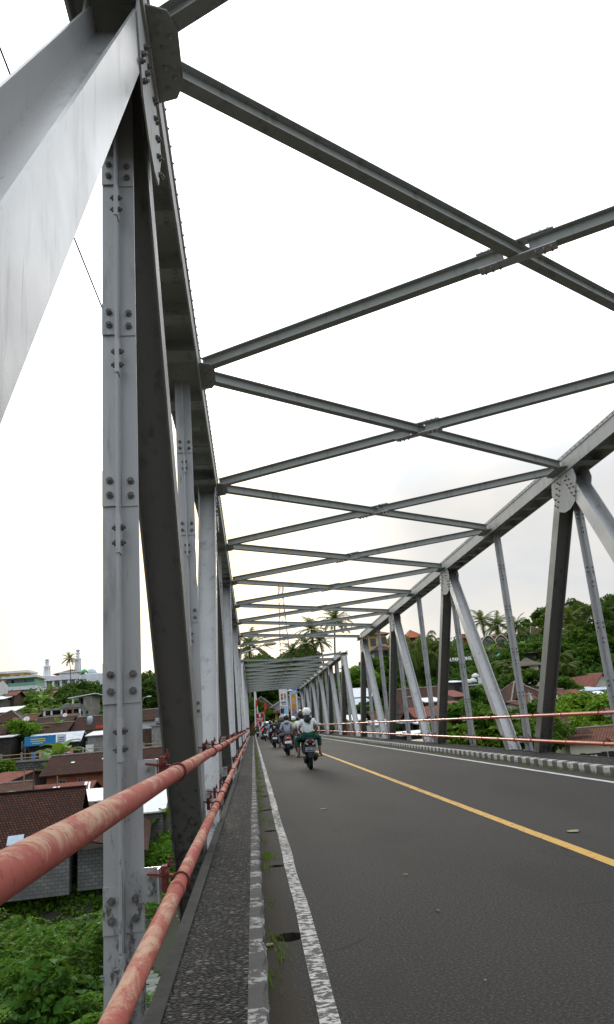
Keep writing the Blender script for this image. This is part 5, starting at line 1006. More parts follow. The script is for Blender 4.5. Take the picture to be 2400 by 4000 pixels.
def lamp(c0, c1, label, m_, head):
    t = empty('street_lamp', c0, label, 'street lamp'); d = Vector(c1)-Vector(c0); q = MB(); q.tube([(0, 0, 0), tuple(d*.55+Vector((0, 0, -.05))), tuple(d)], .045, 8); q.build('arm', STEEL, t, uv=False)
    q = MB(); q.ell(tuple(d+Vector((.32, 0, .0))), head, 14, 8); q.build('lamp_head', m_, t, True, uv=False)
lamp((-0.45, 46.5, 5.71), (1.03, 46.5, 6.18), 'street lamp with amber cover on an arm from the left truss end', mat('amber_cover', (.55, .36, .18), .4, 0, (.6, .48, .32), 2), (.42, .2, .13))
lamp((6.93, 106.0, 5.46), (5.08, 106.0, 5.77), 'street lamp with white shade on an arm over the road before the banners', WHITE, (-.42, .3, .17))
# dark cable behind the near strut
pa, pb_ = Vector((-2.16, 6.0, 8.01)), Vector((-1.84, 9.5, 7.24)); q = MB(); d = pb_-pa; q.tube([tuple(pa-d*6), tuple(pa), tuple(pa+d*.5+Vector((0, 0, -.03))), tuple(pb_), tuple(pb_+d*2.2)], .011, 6); tag(q.build('overhead_cable', BLACKP, uv=False), 'thin dark cable slanting behind the big pale strut at upper left', 'cable')
# litter on the road
LIT = mat('litter', (.30, .26, .18), .8, 0, (.20, .17, .11), 20)
for i, (c, s, lb) in enumerate((((3.06, 7.6, 0.03), .07, 'flat beige scrap lying right of the yellow line'), ((1.06, 5.9, 0.12), .018, 'white paint fleck in the lane, upper of the pair'), ((1.03, 4.8, 0.12), .018, 'star shaped white fleck in the lane'), ((0.95, 3.6, 0.11), .009, 'tiny pale fleck lowest in the lane'), ((0.02, 4.9, 0.01), .035, 'cream scrap of paper in the gutter by the drain hole'), ((0.92, 11.0, 0.08), .05, 'pale leaf scrap on the lane beyond the flecks'))):
    z = .006; t_ = (z-1.25)/(c[2]-1.25); x, y = c[0]*t_, c[1]*t_; q = MB(); r = random.Random(i+5); n = 8
    pts = [(s*math.cos(2*math.pi*k/n)*r.uniform(.5, 1.2), s*math.sin(2*math.pi*k/n)*r.uniform(.5, 1.2), r.uniform(0, .006)) for k in range(n)]; q.add(pts+[(a, b, c_+.003) for a, b, c_ in pts], [tuple(range(n-1, -1, -1)), tuple(range(n, 2*n))]+[(k, (k+1) % n, n+(k+1) % n, n+k) for k in range(n)])
    tag(q.build('litter_scrap', LIT, loc=(x, y, z), uv=False), lb, 'litter')

# ------------------------------------------------------------------ scooters, riders and the car
HELM_W = mat('helmet_white', (.82, .81, .77), .25, 0, (.78, .77, .73), 3, coat=.3); HELM_K = mat('helmet_black', (.02, .02, .022), .25, 0, (.03, .03, .03), 4, coat=.3); HELM_G = mat('helmet_green', (.10, .22, .10), .3, 0, (.12, .25, .12), 4); HELM_S = mat('helmet_grey', (.16, .17, .16), .3)
HAIR = mat('black_hair', (.012, .010, .009), .6, 0, (.02, .017, .015), 20); VISOR = mat('visor', (.01, .01, .012), .1)
TAIL_ON = mat('tail_light_lit', (1.0, .10, .05), .4, emit=1.1); TAIL_OFF = mat('tail_light', (.22, .012, .01), .2); AMBER = mat('indicator', (.55, .50, .45), .2); PLATE_K = mat('plate_dark', (.012, .022, .045), .4); PLATE_W = mat('plate_white', (.68, .68, .66), .5); PTXT = mat('plate_text', (.72, .72, .70), .5)
ENG = mat('engine_dark', (.035, .034, .032), .6, .3, (.02, .02, .02), 14); EXH = mat('exhaust', (.05, .05, .05), .4, .5)
def scooter(label, x, y, rz, paint, trim, lit, plate, plate_text=None, lean=0.0):
    t = empty('scooter', (x, y, 0), label, 'scooter', None, rz); t.rotation_euler.y = lean
    RX = Matrix.Rotation(math.pi/2, 3, 'Y'); yr, yf, R = -.62, .64, .262
    def wheel(yc, w):
        q = MB(); q.lathe([(R-.075, -w*.42), (R-.03, -w*.5), (R-.008, -w*.35), (R, 0), (R-.008, w*.35), (R-.03, w*.5), (R-.075, w*.42)], (0, yc, R), 28, RX); o = q.build('wheel', RUBBER, t, True, uv=False)
        r = MB(); r.lathe([(R-.07, -w*.30), (R-.085, -w*.30), (R-.085, w*.30), (R-.07, w*.30)], (0, yc, R), 24, RX); r.lathe([(.05, -w*.5), (.05, w*.5)], (0, yc, R), 12, RX)
        for k in range(5): a = k*2*math.pi/5; r.bar((0, yc+.04*math.cos(a), R+.04*math.sin(a)), (0, yc+(R-.08)*math.cos(a), R+(R-.08)*math.sin(a)), .035, .02, (1, 0, 0))
        r.build('rim', ENG, o, uv=False)
    wheel(yr, .115); wheel(yf, .10)
    def ring(yc, zc, w, h, n=14, top=1.0): return [(w*math.copysign(abs(math.cos(a))**.75, math.cos(a)), yc, zc+h*math.copysign(abs(math.sin(a))**.8, math.sin(a))*(top if math.sin(a) > 0 else 1)) for a in [2*math.pi*k/n for k in range(n)]]
    q = MB(); q.loft([ring(-.93, .76, .035, .03), ring(-.90, .735, .075, .075), ring(-.80, .70, .125, .115), ring(-.62, .66, .155, .145), ring(-.40, .60, .165, .185), ring(-.18, .52, .165, .19), ring(-.05, .42, .15, .13)]); body = q.build('body', paint, t, True, uv=False)
    q = MB()
    for s in (-1, 1): q.tube([(s*.05, -.935, .80), (s*.10, -.90, .77), (s*.145, -.78, .69), (s*.172, -.6, .58), (s*.178, -.45, .47)], [.010, .014, .016, .014, .008], 6)
    q.build('trim', trim, body, True, uv=False)
    q = MB(); q.loft([ring(-.88, .80, .09, .02), ring(-.74, .825, .135, .04), ring(-.45, .82, .15, .05), ring(-.30, .785, .14, .045), ring(-.05, .765, .12, .04), ring(.06, .75, .08, .025)]); q.build('seat', BLACKP, t, True, uv=False)
    q = MB(); q.tube([(-.11, -.62, .80), (-.125, -.80, .83), (-.09, -.95, .85), (.09, -.95, .85), (.125, -.80, .83), (.11, -.62, .80)], .014, 8); q.build('grab_rail', BLACKP, t, True, uv=False)
    q = MB(); q.ell((0, -.915, .725), (.06, .03, .03), 14, 8); tl = q.build('tail_light', TAIL_ON if lit else TAIL_OFF, t, True, uv=False)
    for s in (-1, 1): q = MB(); q.add([(s*.055, -.935, .685), (s*.13, -.90, .735), (s*.135, -.88, .70), (s*.075, -.93, .655), (s*.055, -.90, .685), (s*.13, -.87, .735), (s*.135, -.85, .70), (s*.075, -.90, .655)], [(0, 1, 2, 3), (7, 6, 5, 4), (0, 4, 5, 1), (1, 5, 6, 2), (2, 6, 7, 3), (3, 7, 4, 0)] if s > 0 else [(3, 2, 1, 0), (4, 5, 6, 7), (1, 5, 4, 0), (2, 6, 5, 1), (3, 7, 6, 2), (0, 4, 7, 3)]); q.build('indicator', AMBER, t, uv=False)
    Rp = Matrix.Rotation(-.28, 3, 'X')
    q = MB(); q.box((0, -.955, .545), (.275, .006, .105), Rp); pl = q.build('number_plate', plate, t, bevel=.003)
    q = MB()
    for dz in (-.052, .052): q.box(Vector((0, -.958, .545))+Rp @ Vector((0, -.002, dz)), (.282, .008, .006), Rp)
    for dx in (-.14, .14): q.box(Vector((dx, -.958, .545)), (.006, .008, .108), Rp)
    q.build('plate_frame', CHROME, pl, uv=False)
    if plate_text: text_obj('plate_number', plate_text, .050, PTXT, (0, -.962, .55), (math.pi/2+.28*-1, 0, 0), .001, pl, 1.0)
    q = MB(); q.loft([[(-.06, -.90, .66), (.06, -.90, .66), (.06, -.87, .66), (-.06, -.87, .66)], [(-.085, -.965, .49), (.085, -.965, .49), (.085, -.94, .49), (-.085, -.94, .49)], [(-.07, -1.0, .33), (.07, -1.0, .33), (.07, -.985, .33), (-.07, -.985, .33)]]); q.build('mudguard', BLACKP, t, uv=False)
    q = MB(); q.loft([ring(-.86, .30, .03, .05), ring(-.78, .29, .05, .10), ring(-.55, .27, .06, .12), ring(-.25, .27, .06, .11), ring(-.10, .28, .05, .08)]); q.v = [(a-.125, b, c) for a, b, c in q.v]; q.build('engine_case', ENG, t, True, uv=False)
    q = MB(); q.loft([ring(-.98, .37, .045, .055), ring(-.95, .37, .062, .075), ring(-.55, .30, .065, .08), ring(-.45, .27, .03, .03), ring(-.15, .20, .02, .02)]); q.v = [(a+.145, b, c) for a, b, c in q.v]; ex = q.build('exhaust', BLACKP, t, True, uv=False); q = MB(); q.loft([ring(-.90, .385, .05, .06), ring(-.55, .315, .05, .06)]); q.v = [(a+.165, b, c) for a, b, c in q.v]; q.build('heat_shield', EXH, ex, True, uv=False)
    q = MB(); q.tube([(.09, -.63, .33), (.10, -.80, .62)], .022, 8); q.tube([(-.09, -.63, .33), (-.10, -.80, .62)], .022, 8); q.build('shock_absorber', ENG, t, True, uv=False)
    q = MB(); q.loft([ring(-.10, .33, .15, .05), ring(.15, .30, .15, .035), ring(.34, .33, .13, .05)]); q.build('floorboard', BLACKP, t, True, uv=False)
    q = MB(); q.loft([ring(.30, .34, .10, .03), ring(.38, .45, .19, .06), ring(.43, .62, .21, .09), ring(.45, .82, .17, .08), ring(.43, .95, .10, .04)]); fs = q.build('front_shield', paint, t, True, uv=False)
    q = MB(); q.loft([ring(.33, 1.0, .09, .05), ring(.44, .99, .12, .07), ring(.52, .96, .08, .05)]); hd = q.build('handlebar_cowl', paint, t, True, uv=False)
    q = MB(); q.tube([(-.33, .22, .99), (-.20, .32, 1.0), (0, .38, .99), (.20, .32, 1.0), (.33, .22, .99)], .014, 8); 
    for s in (-1, 1): q.tube([(s*.22, .31, 1.0), (s*.33, .225, .99)], .02, 8)
    q.build('handlebar', BLACKP, t, True, uv=False)
    for s in (-1, 1):
        q = MB(); q.tube([(s*.23, .31, 1.0), (s*.30, .33, 1.13), (s*.34, .33, 1.17)], .007, 6); m_ = q.build('mirror', BLACKP, t, True, uv=False); q = MB(); q.ell((s*.37, .33, 1.19), (.065, .018, .045), 12, 6); q.build('mirror_glass', CHROME, m_, True, uv=False)
    q = MB(); q.tube([(-.07, .64, .27), (-.07, .56, .55)], .02, 8); q.tube([(.07, .64, .27), (.07, .56, .55)], .02, 8); q.build('fork', ENG, t, True, uv=False)
    q = MB(); q.lathe([(R+.035, -.06), (R+.035, .06)], (0, yf, R), 24, RX); q.f = [f for f in q.f if len(f) == 4 and sum(q.v[i][2] for i in f)/4 > R+.12]; q.m = q.m[:len(q.f)]; o = q.build('front_mudguard', paint, t, True, uv=False); o.modifiers.new('s', 'SOLIDIFY').thickness = .008
    q = MB(); q.ell((0, .50, .80), (.09, .05, .06), 12, 8); q.build('headlight', WHITEB, t, True, uv=False)
    for s in (-1, 1): q = MB(); q.tube([(s*.13, -.30, .33), (s*.28, -.32, .33)], .014, 6); q.build('footrest', BLACKP, t, True, uv=False)
    return t
def hand(parent, w, d, side, m, sc=1.0):
    """palm with five separate curled fingers, starting at the wrist w and pointing along d"""
    d = Vector(d).normalized(); up = Vector((0, 0, 1)); sd = d.cross(up).normalized(); dn = sd.cross(d)*1.0
    w = Vector(w); q = MB()
    q.loft([[tuple(w+sd*a*.9+dn*b*.8) for a, b in ((-.024, -.012), (.024, -.012), (.024, .012), (-.024, .012))], [tuple(w+d*.05+sd*a+dn*b) for a, b in ((-.038, -.013), (.038, -.013), (.038, .013), (-.038, .013))], [tuple(w+d*.09+sd*a+dn*b) for a, b in ((-.04, -.010), (.04, -.010), (.04, .010), (-.04, .010))]])
    for i, (o, L) in enumerate(((-.03, .062), (-.01, .072), (.011, .068), (.031, .052))):
        b = w+d*.088+sd*o; q.tube([b, b+d*L*.45-dn*.004, b+d*L*.8-dn*.024, b+d*L*.85-dn*.05], [.009, .0085, .008, .006], 6)
    b = w+d*.03+sd*side*-.034; q.tube([b, b+d*.03-sd*side*.022-dn*.012, b+d*.06-sd*side*.018-dn*.03], [.011, .010, .008], 6)
    return q.build('hand', m, parent, True, uv=False)
def rider(label, x, y, rz, shirt, trouser, head, sleeves='short', seat_y=-.30, zs=.86, driver=True, turn=0.0, foot='sandal', hem=.66, lean_fw=.10, hood=False, detail=True, hips=0.0, helm_mark=None, arm_m=None):
    """one seated figure: body grown as a single skin over its joints, clothing as children"""
    t = empty('person', (x, y, 0), label, 'person', None, rz); L = lean_fw
    P = {}
    P['hip'] = (hips, seat_y, zs+.06); P['sp'] = (hips, seat_y+L*.35, zs+.24); P['ch'] = (hips, seat_y+L*.8, zs+.40); P['nk'] = (hips, seat_y+L*1.05, zs+.515); P['hd'] = (hips, seat_y+L*1.2, zs+.60)
    fy = .36 if driver else .33
    for s, k in ((-1, 'l'), (1, 'r')):
        P['hp'+k] = (hips+s*.10, seat_y, zs+.03); P['kn'+k] = (s*(.24 if driver else .315), seat_y+fy, zs-.03); P['an'+k] = (s*(.22 if driver else .30), seat_y+(.28 if driver else .20), .40 if driver else .42); P['to'+k] = (s*(.23 if driver else .345), seat_y+(.42 if driver else .33), .355 if driver else .365)
        P['sh'+k] = (hips+s*.165, seat_y+L*.85, zs+.455)
        if driver: P['el'+k] = (hips+s*.27, seat_y+.20, zs+.20); P['wr'+k] = (s*.30, .12, 1.0)
        else: P['el'+k] = (hips+s*.27, seat_y+.07, zs+.22); P['wr'+k] = (hips+s*.17, seat_y+.24, zs+.10)
    order = ['hip', 'sp', 'ch', 'nk', 'hd', 'shl', 'ell', 'wrl', 'shr', 'elr', 'wrr', 'hpl', 'knl', 'anl', 'tol', 'hpr', 'knr', 'anr', 'tor']
    rad = dict(hip=(.14, .10), sp=(.125, .09), ch=(.15, .10), nk=.052, hd=.07, sh=.052, el=.040, wr=.028, hp=.085, kn=.055, an=.036, to=.030)
    rr = lambda n: rad.get(n, rad.get(n[:2]))
    E = [('hip', 'sp'), ('sp', 'ch'), ('ch', 'nk'), ('nk', 'hd'), ('ch', 'shl'), ('shl', 'ell'), ('ell', 'wrl'), ('ch', 'shr'), ('shr', 'elr'), ('elr', 'wrr'), ('hip', 'hpl'), ('hpl', 'knl'), ('knl', 'anl'), ('anl', 'tol'), ('hip', 'hpr'), ('hpr', 'knr'), ('knr', 'anr'), ('anr', 'tor')]
    ix = {n: i for i, n in enumerate(order)}
    skin('body', [(P[n], rr(n)) for n in order], [(ix[a], ix[b]) for a, b in E], SKIN, t)
    def lerp(a, b, f): return tuple(Vector(P[a]).lerp(Vector(P[b]), f))
    g = 1.16
    sp = [((P['hip'][0], P['hip'][1], P['hip'][2]-.02), (.165, .125)), (P['sp'], (.150, .115)), (P['ch'], (.178, .122)), (lerp('ch', 'nk', .62), (.085, .08))]; se = [(0, 1), (1, 2), (2, 3)]
    for k in 'lr':
        n = len(sp); sp.append((P['sh'+k], .072)); se.append((2, n))
        if sleeves == 'short': sp.append((lerp('sh'+k, 'el'+k, .62), .066)); se.append((n, n+1))
        else: sp += [(P['el'+k], .060), (lerp('el'+k, 'wr'+k, .92), .045)]; se += [(n, n+1), (n+1, n+2)]
    sh = skin('shirt', sp, se, shirt, t)
    if sleeves == 'short' and detail:
        q = MB(); hz = P['hip'][2]-.05
        q.lathe([(.172, hz-.02), (.178, hz), (.172, hz+.03)], (P['hip'][0], P['hip'][1], 0), 30, sc=(1.0, .78)); q.v = [(a, b, c+.012*math.sin(13*math.atan2(b-P['hip'][1], a-P['hip'][0]))) for a, b, c in q.v]; q.f = [f for f in q.f if len(f) == 4]; q.m = q.m[:len(q.f)]; q.build('hem', shirt, sh, True, uv=False)
    if hood:
        q = MB(); c = lerp('ch', 'nk', .55); q.ell((c[0], c[1]-.085, c[2]+.02), (.135, .075, .085), 14, 8); q.build('hood', shirt, sh, True, uv=False); q = MB(); q.ell((c[0], c[1]-.145, c[2]-.02), (.07, .03, .035), 10, 6); q.build('hood_opening', cloth('hood_shade', (.10, .10, .115)), sh, True, uv=False)
    tp = [((P['hip'][0], P['hip'][1], P['hip'][2]-.03), (.155, .12))]; te = []
    for k in 'lr': n = len(tp); tp += [(P['hp'+k], .105), (lerp('hp'+k, 'kn'+k, .55), .092), (P['kn'+k], .077), (lerp('kn'+k, 'an'+k, hem), .062)]; te += [(0, n), (n, n+1), (n+1, n+2), (n+2, n+3)]
    skin('trousers', tp, te, trouser, t)
    hx, hy, hz = P['hd'][0], P['hd'][1]+.01, P['hd'][2]+.055; RT = Matrix.Rotation(turn, 3, 'Z')
    def at_(v): return tuple(Vector((hx, hy, hz))+RT @ Vector(v))
    q = MB(); q.ell((hx, hy, hz), (.074, .092, .112), 18, 12, RT); q.ell(at_((0, .095, -.012)), (.014, .018, .024), 8, 6, RT)
    for s in (-1, 1): q.ell(at_((s*.076, 0, -.005)), (.010, .018, .030), 8, 6, RT)
    hd = q.build('head', SKIN, t, True, uv=False)
    q = MB()
    for s in (-1, 1): q.ell(at_((s*.030, .083, .012)), (.013, .008, .007), 8, 5, RT)
    q.build('eyes', HAIR, hd, True, uv=False); q = MB(); q.ell(at_((0, .080, -.058)), (.024, .010, .007), 8, 5, RT); q.build('mouth', mat('lips', (.26, .09, .07), .5), hd, True, uv=False)
    if head in ('hair', 'hairlong'):
        q = MB(); q.ell(at_((0, -.012, .022)), (.088, .100, .108), 18, 10, RT); q.build('hair', HAIR, t, True, uv=False)
    else:
        hm = head[0] if isinstance(head, tuple) else head
        q = MB(); q.ell(at_((0, -.004, .030)), (.122, .142, .132), 22, 14, RT, z0=-.72); hl = q.build('helmet', hm, t, True, uv=False)
        q = MB(); q.ell(at_((0, .030, .005)), (.118, .120, .085), 20, 10, RT, z0=-.8, z1=.55); q.v = [p for p in q.v]; q.build('visor', VISOR, hl, True, uv=False)
        q = MB(); q.ell(at_((0, -.004, -.066)), (.108, .125, .022), 20, 6, RT); q.build('padding', HELM_K, hl, True, uv=False)
        if helm_mark: q = MB(); q.box(at_((-.045, -.139, .035)), (.06, .012, .018), RT); q.build('label', mat('helmet_label', (.22, .22, .21), .6), hl, uv=False)
    if head == 'hairlong' or (isinstance(head, tuple) and head[1] == 'long'):
        c = P['nk']; skin('hair', [((c[0], c[1]-.06, c[2]+.05), (.075, .05)), ((c[0], c[1]-.10, c[2]-.03), (.125, .045)), ((c[0]+.02, c[1]-.115, c[2]-.10), (.10, .035)), ((c[0]+.07, c[1]-.12, c[2]-.15), (.03, .02)), ((c[0]-.11, c[1]-.08, c[2]-.035), (.05, .03)), ((c[0]+.12, c[1]-.06, c[2]-.01), (.045, .03))], [(0, 1), (1, 2), (2, 3), (1, 4), (1, 5)], HAIR, t)
    for s, k in ((-1, 'l'), (1, 'r')):
        w, e = Vector(P['wr'+k]), Vector(P['el'+k]); hand(t, tuple(w), tuple(w-e), s, SKIN)
        a, b = Vector(P['an'+k]), Vector(P['to'+k]); d = (b-a); d.z = 0; d.normalize(); sdv = Vector((0, 0, 1)).cross(d)
        q = MB(); c = a+d*.05; zz = b[2]-.04
        q.loft([[tuple(Vector((c[0], c[1], zz+dz))+d*u+sdv*v) for u, v in ((-.13, -.035), (-.12, .035), (.0, .042), (.10, .048), (.15, .02), (.15, -.02), (.10, -.046), (.0, -.040))] for dz in (0, .022)]); q.build('sandal' if foot == 'sandal' else 'shoe', BLACKP if foot == 'sandal' else RUBBER, t, uv=False)
        q = MB(); q.tube([tuple(a+Vector((0, 0, -.01))), tuple(a+d*.08+Vector((0, 0, -.035))), tuple(Vector((c[0], c[1], zz+.03))+d*.10)], [.036, .034, .02], 8); q.build('foot', SKIN if foot == 'sandal' else RUBBER, t, True, uv=False)
    return t
BODYK = mat('scooter_black', (.015, .015, .016), .3, 0, (.022, .022, .022), 4, coat=.3); BODYG = mat('scooter_grey', (.10, .10, .105), .35, 0, (.08, .08, .085), 4, coat=.3); BODYR = mat('scooter_red', (.20, .02, .015), .3, coat=.3); BODYW = mat('scooter_white', (.6, .6, .6), .3, coat=.3)
C_MINT = cloth('mint_shirt', (.74, .82, .80), .9); C_WHITE = cloth('white_shirt', (.78, .77, .79), .9); C_GREEN = cloth('green_trousers', (.012, .075, .05), .7); C_GREY = cloth('grey_hoodie', (.42, .45, .52), .88); C_GREYT = cloth('grey_trousers', (.15, .155, .165), .8); C_BLACK = cloth('black_cloth', (.012, .012, .014)); C_BROWN = cloth('brown_shirt', (.12, .05, .03)); C_BLUE = cloth('blue_shirt', (.22, .33, .60), .8); C_NEON = cloth('neon_vest', (.42, .60, .06), .9); C_RED = cloth('red_cloth', (.42, .03, .02)); C_NAVY = cloth('navy_cloth', (.03, .045, .08))
x1, y1 = 1.555, 22.35
scooter('nearest black scooter with dark blue number plate, carrying two riders in white', x1, y1, -.02, BODYK, CHROME, False, PLATE_K, 'DK 7184 LE', .03)
rider('pillion rider in pale shirt and dark green trousers with a white helmet', x1+.01, y1, -.02, C_MINT, C_GREEN, (HELM_W, 'long'), 'short', -.60, .865, False, -.75, 'sandal', .62, .07, helm_mark=True)
rider('driver in white shirt hidden behind the white helmeted pillion on the nearest scooter', x1-.07, y1, -.02, C_WHITE, C_BLACK, HELM_K, 'short', -.20, .82, True, .1, 'shoe', .9, .10, detail=False, hips=-.06)
x2, y2_ = 1.42, 33.4
scooter('second black scooter with lit red tail light and white plate', x2, y2_, .02, BODYK, CHROME, True, PLATE_W, None, -.01)
rider('pillion rider in grey hoodie and grey trousers with a black helmet', x2, y2_, .02, C_GREY, C_GREYT, HELM_K, 'long', -.58, .86, False, 0, 'sandal', .8, .07, hood=True)
rider('driver with a dark grey helmet in front of the grey hoodie', x2-.1, y2_, .02, C_NAVY, C_BLACK, HELM_S, 'short', -.20, .82, True, 0, 'shoe', .9, .10, detail=False, hips=-.08)
x3, y3 = 1.22, 46.4
scooter('third scooter, dark with white side trim and white plate', x3, y3, .03, BODYK, BODYW, False, PLATE_W)
p3 = rider('bare headed rider in black shirt with a white number on the back', x3, y3, .03, C_BLACK, C_BLACK, 'hair', 'short', -.52, .84, True, 0, 'shoe', .9, .06)
text_obj('shirt_number', '9', .22, WHITEB, (0, -.52+.06*.55-.135, 1.16), (math.pi/2-.08, 0, 0), .002, p3)
scooter('scooter with glowing tail light between the two leading scooters', 2.28, 43.0, 0, BODYK, BODYK, True, PLATE_W)
rider('rider in neon yellow green jacket with a white helmet turned aside', 2.28, 43.0, 0, C_NEON, C_NAVY, HELM_W, 'long', -.50, .86, True, -.7, 'shoe', .9, .08)
scooter('white and green scooter just ahead of the glowing tail light', 1.95, 47.5, 0, BODYW, C_NEON, False, PLATE_W)
rider('rider in black with a dark helmet just ahead of the neon jacket', 1.95, 47.5, 0, C_BLACK, C_BLACK, HELM_G, 'long', -.50, .84, True, 0, 'shoe', .9, .08)
for i, (c, lab, m1, m2, hm, lit) in enumerate((((1.35, 60.5), 'blue and white shirt', C_BLUE, C_WHITE, HELM_K, False), ((1.05, 70), 'grey jacket and green helmet', C_NAVY, C_NAVY, HELM_G, False), ((1.95, 66), 'dark jacket', C_BLACK, C_GREYT, HELM_G, False))):
    scooter('distant scooter under the rider in ' + lab, c[0], c[1], 0, BODYK, BODYK, lit, PLATE_W)
    rider('distant rider in ' + lab + ' behind the front riders', c[0], c[1], 0, m1, m2, hm, 'long' if i else 'short', -.48, .85, True, 0, 'shoe', .9, .08, detail=False)
cx, cy = (0.36, 100.0, 0.31)[0], 100.0
scooter('farthest scooter by the left kerb near the bridge end', .52, 103, .05, BODYK, BODYK, False, PLATE_W)
rider('farthest rider in brown shirt with a grey helmet by the left kerb', .52, 103, .05, C_BROWN, C_BROWN, HELM_S, 'long', -.45, .86, True, 0, 'shoe', .9, .08, detail=False)
# white car
car = empty('car', (0.75+.85, 80, 0), 'white compact van with lit rear lamp ahead of the scooters', 'car', None, .02)
CARW = mat('car_white', (.66, .67, .68), .25, 0, (.60, .61, .62), 2, coat=.5)
def cring(y, zb, zt, wb, wt): return [(-wb, y, zb), (wb, y, zb), (wb*1.0, y, (zb+zt)/2), (wt, y, zt-.04), (wt-.08, y, zt), (-wt+.08, y, zt), (-wt, y, zt-.04), (-wb, y, (zb+zt)/2)]
q = MB(); q.loft([cring(-2.05, .42, .95, .74, .74), cring(-2.0, .32, 1.05, .80, .78), cring(-1.6, .28, 1.08, .83, .80), cring(0, .26, 1.06, .83, .80), cring(1.3, .28, .98, .82, .76), cring(1.95, .34, .80, .74, .66)]); q.build('body', CARW, car, True, bevel=.02, uv=False)
q = MB(); q.loft([cring(-2.0, 1.0, 1.12, .76, .74), cring(-1.86, 1.0, 1.62, .77, .64), cring(-1.5, 1.0, 1.69, .78, .64), cring(.1, 1.0, 1.68, .78, .63), cring(.75, 1.0, 1.25, .78, .68), cring(1.2, .96, 1.05, .76, .7)]); cb = q.build('cabin', CARW, car, True, uv=False)
q = MB(); q.box((0, -1.965, 1.36), (1.12, .03, .42), Matrix.Rotation(-.24, 3, 'X')); q.build('rear_window', GLASS, car, bevel=.02)
for s in (-1, 1):
    q = MB(); q.box((s*.735, -.45, 1.38), (.03, 1.9, .34), Matrix.Rotation(-s*.24, 3, 'Y')); q.build('side_window', GLASS, car)
    q = MB(); q.box((s*.70, -2.04, .98), (.16, .06, .30)); q.build('tail_light', TAIL_ON, car, bevel=.02)
    for yw in (-1.3, 1.25): q = MB(); q.lathe([(.20, -.1), (.29, -.1), (.30, 0), (.29, .1), (.20, .1)], (s*.74, yw, .30), 22, Matrix.Rotation(math.pi/2, 3, 'Y')); wo_ = q.build('wheel', RUBBER, car, True, uv=False); q = MB(); q.lathe([(.02, s*.1), (.19, s*.1)], (s*.74, yw, .30), 16, Matrix.Rotation(math.pi/2, 3, 'Y')); q.build('rim', CHROME, wo_, uv=False)
    q = MB(); q.ell((s*.90, .7, 1.08), (.09, .05, .07), 10, 6); q.build('mirror', CARW, car, True, uv=False)
part(car, 'bumper', BLACKP, (-.78, .78, -2.12, -1.98, .30, .50), bevel=.02); part(car, 'number_plate', PLATE_W, (-.24, .24, -2.14, -2.12, .52, .64))

# ---- hillside trees on the right and behind the bridge end (every tree stands on the terrain)
R3 = random.Random(21)
spots = []
for row, (y, xa, xb, stp) in enumerate([(131, 12, 34, 4.6), (138, -14, 40, 4.6), (146, -14, 46, 4.8), (154, -8, 110, 5.2), (163, -10, 118, 5.6), (173, -12, 120, 6.5)]):
    x = xa
    while x < xb:
        xx, yy = x+R3.uniform(-1.4, 1.4), y+R3.uniform(-2, 2)
        if not (22 < xx < 33 and 134 < yy < 158) and not (38 < xx < 60 and 134 < yy < 150) and not (14 < xx < 64 and yy > 148): spots.append((xx, yy))
        x += stp
for (x, y) in spots:
    p = R3.choice([tA, tA, tB]); plant(p, x, y, (R3.uniform(.75, 1.0) if y < 160 else R3.uniform(.8, 1.0)) if x < 14 or x > 64 else R3.uniform(.38, .55))
for (x, y, s) in [(55, 118, .9), (58, 122, .9), (61, 116, 1.0), (64, 124, 1.1), (60, 130, 1.0), (66, 131, 1.2), (68, 120, 1.2), (72, 127, 1.3), (63, 137, 1.0), (70, 138, 1.2), (78, 136, 1.25), (57, 111, .8), (62, 108, .85), (67, 112, 1.0), (49, 121, .7), (52, 126, .7), (46, 128, .6), (58, 140, .8), (66, 146, 1), (74, 146, 1.1), (55, 134, .6)]:
    plant(R3.choice([tA, tA, tB]), x, y, s*.68, label='dark green tree on the steep slope at the right edge', group='trees on the steep slope at the right edge')
# mid slope bushes on the right
for i in range(46):
    x, y = R3.uniform(14, 62), R3.uniform(112, 134)
    if abs(x-42) < 3.5 and y < 118: continue
    if 27 < x < 41 and y < 128: continue
    plant(R3.choice([tD, tB]), x, y, R3.uniform(.55, .9) if y > 118 else R3.uniform(.4, .65), label='green shrub on the slope above the village roofs', group='shrubs on the slope above the village')
for i in range(34):
    x, y = R3.uniform(12, 60), R3.uniform(113, 140)
    if abs(x-42) < 4 and y < 119 or 27 < x < 41 and y < 128: continue
    plant(R3.choice([bA, bB]), x, y, R3.uniform(.6, .95))
# tall palms on the skyline, left to right
PALMS = [(975, 2525, 128, 'short coconut palm behind the left truss end by the lamp'), (1145, 2545, 135, 'coconut palm just right of the lattice tower'), (1193, 2512, 138, 'coconut palm below the taller pair left of the bridge portal'), (1218, 2458, 142, 'tallest coconut palm of the cluster behind the bracing, on a thin trunk'), (1250, 2505, 140, 'coconut palm with hanging fronds in the cluster behind the bracing'), (1309, 2420, 150, 'high coconut palm alone above the dark trees behind the bracing'),
         (1882, 2425, 150, 'coconut palm with a wide open crown left of the arched huts'), (1944, 2442, 146, 'dark coconut palm standing in front of the arched huts'), (2012, 2448, 148, 'coconut palm leaning over the house with mottled tile roof'), (2228, 2412, 140, 'coconut palm with ragged crown right of the dark slanting strut'), (2310, 2392, 138, 'coconut palm half hidden behind the last steel hanger'), (2352, 2412, 136, 'dark coconut palm on the wooded slope at the far right'), (272, 2572, 200, 'lone coconut palm in front of the mosque roof')]
def palm_at(px, py, Y, lb): return None
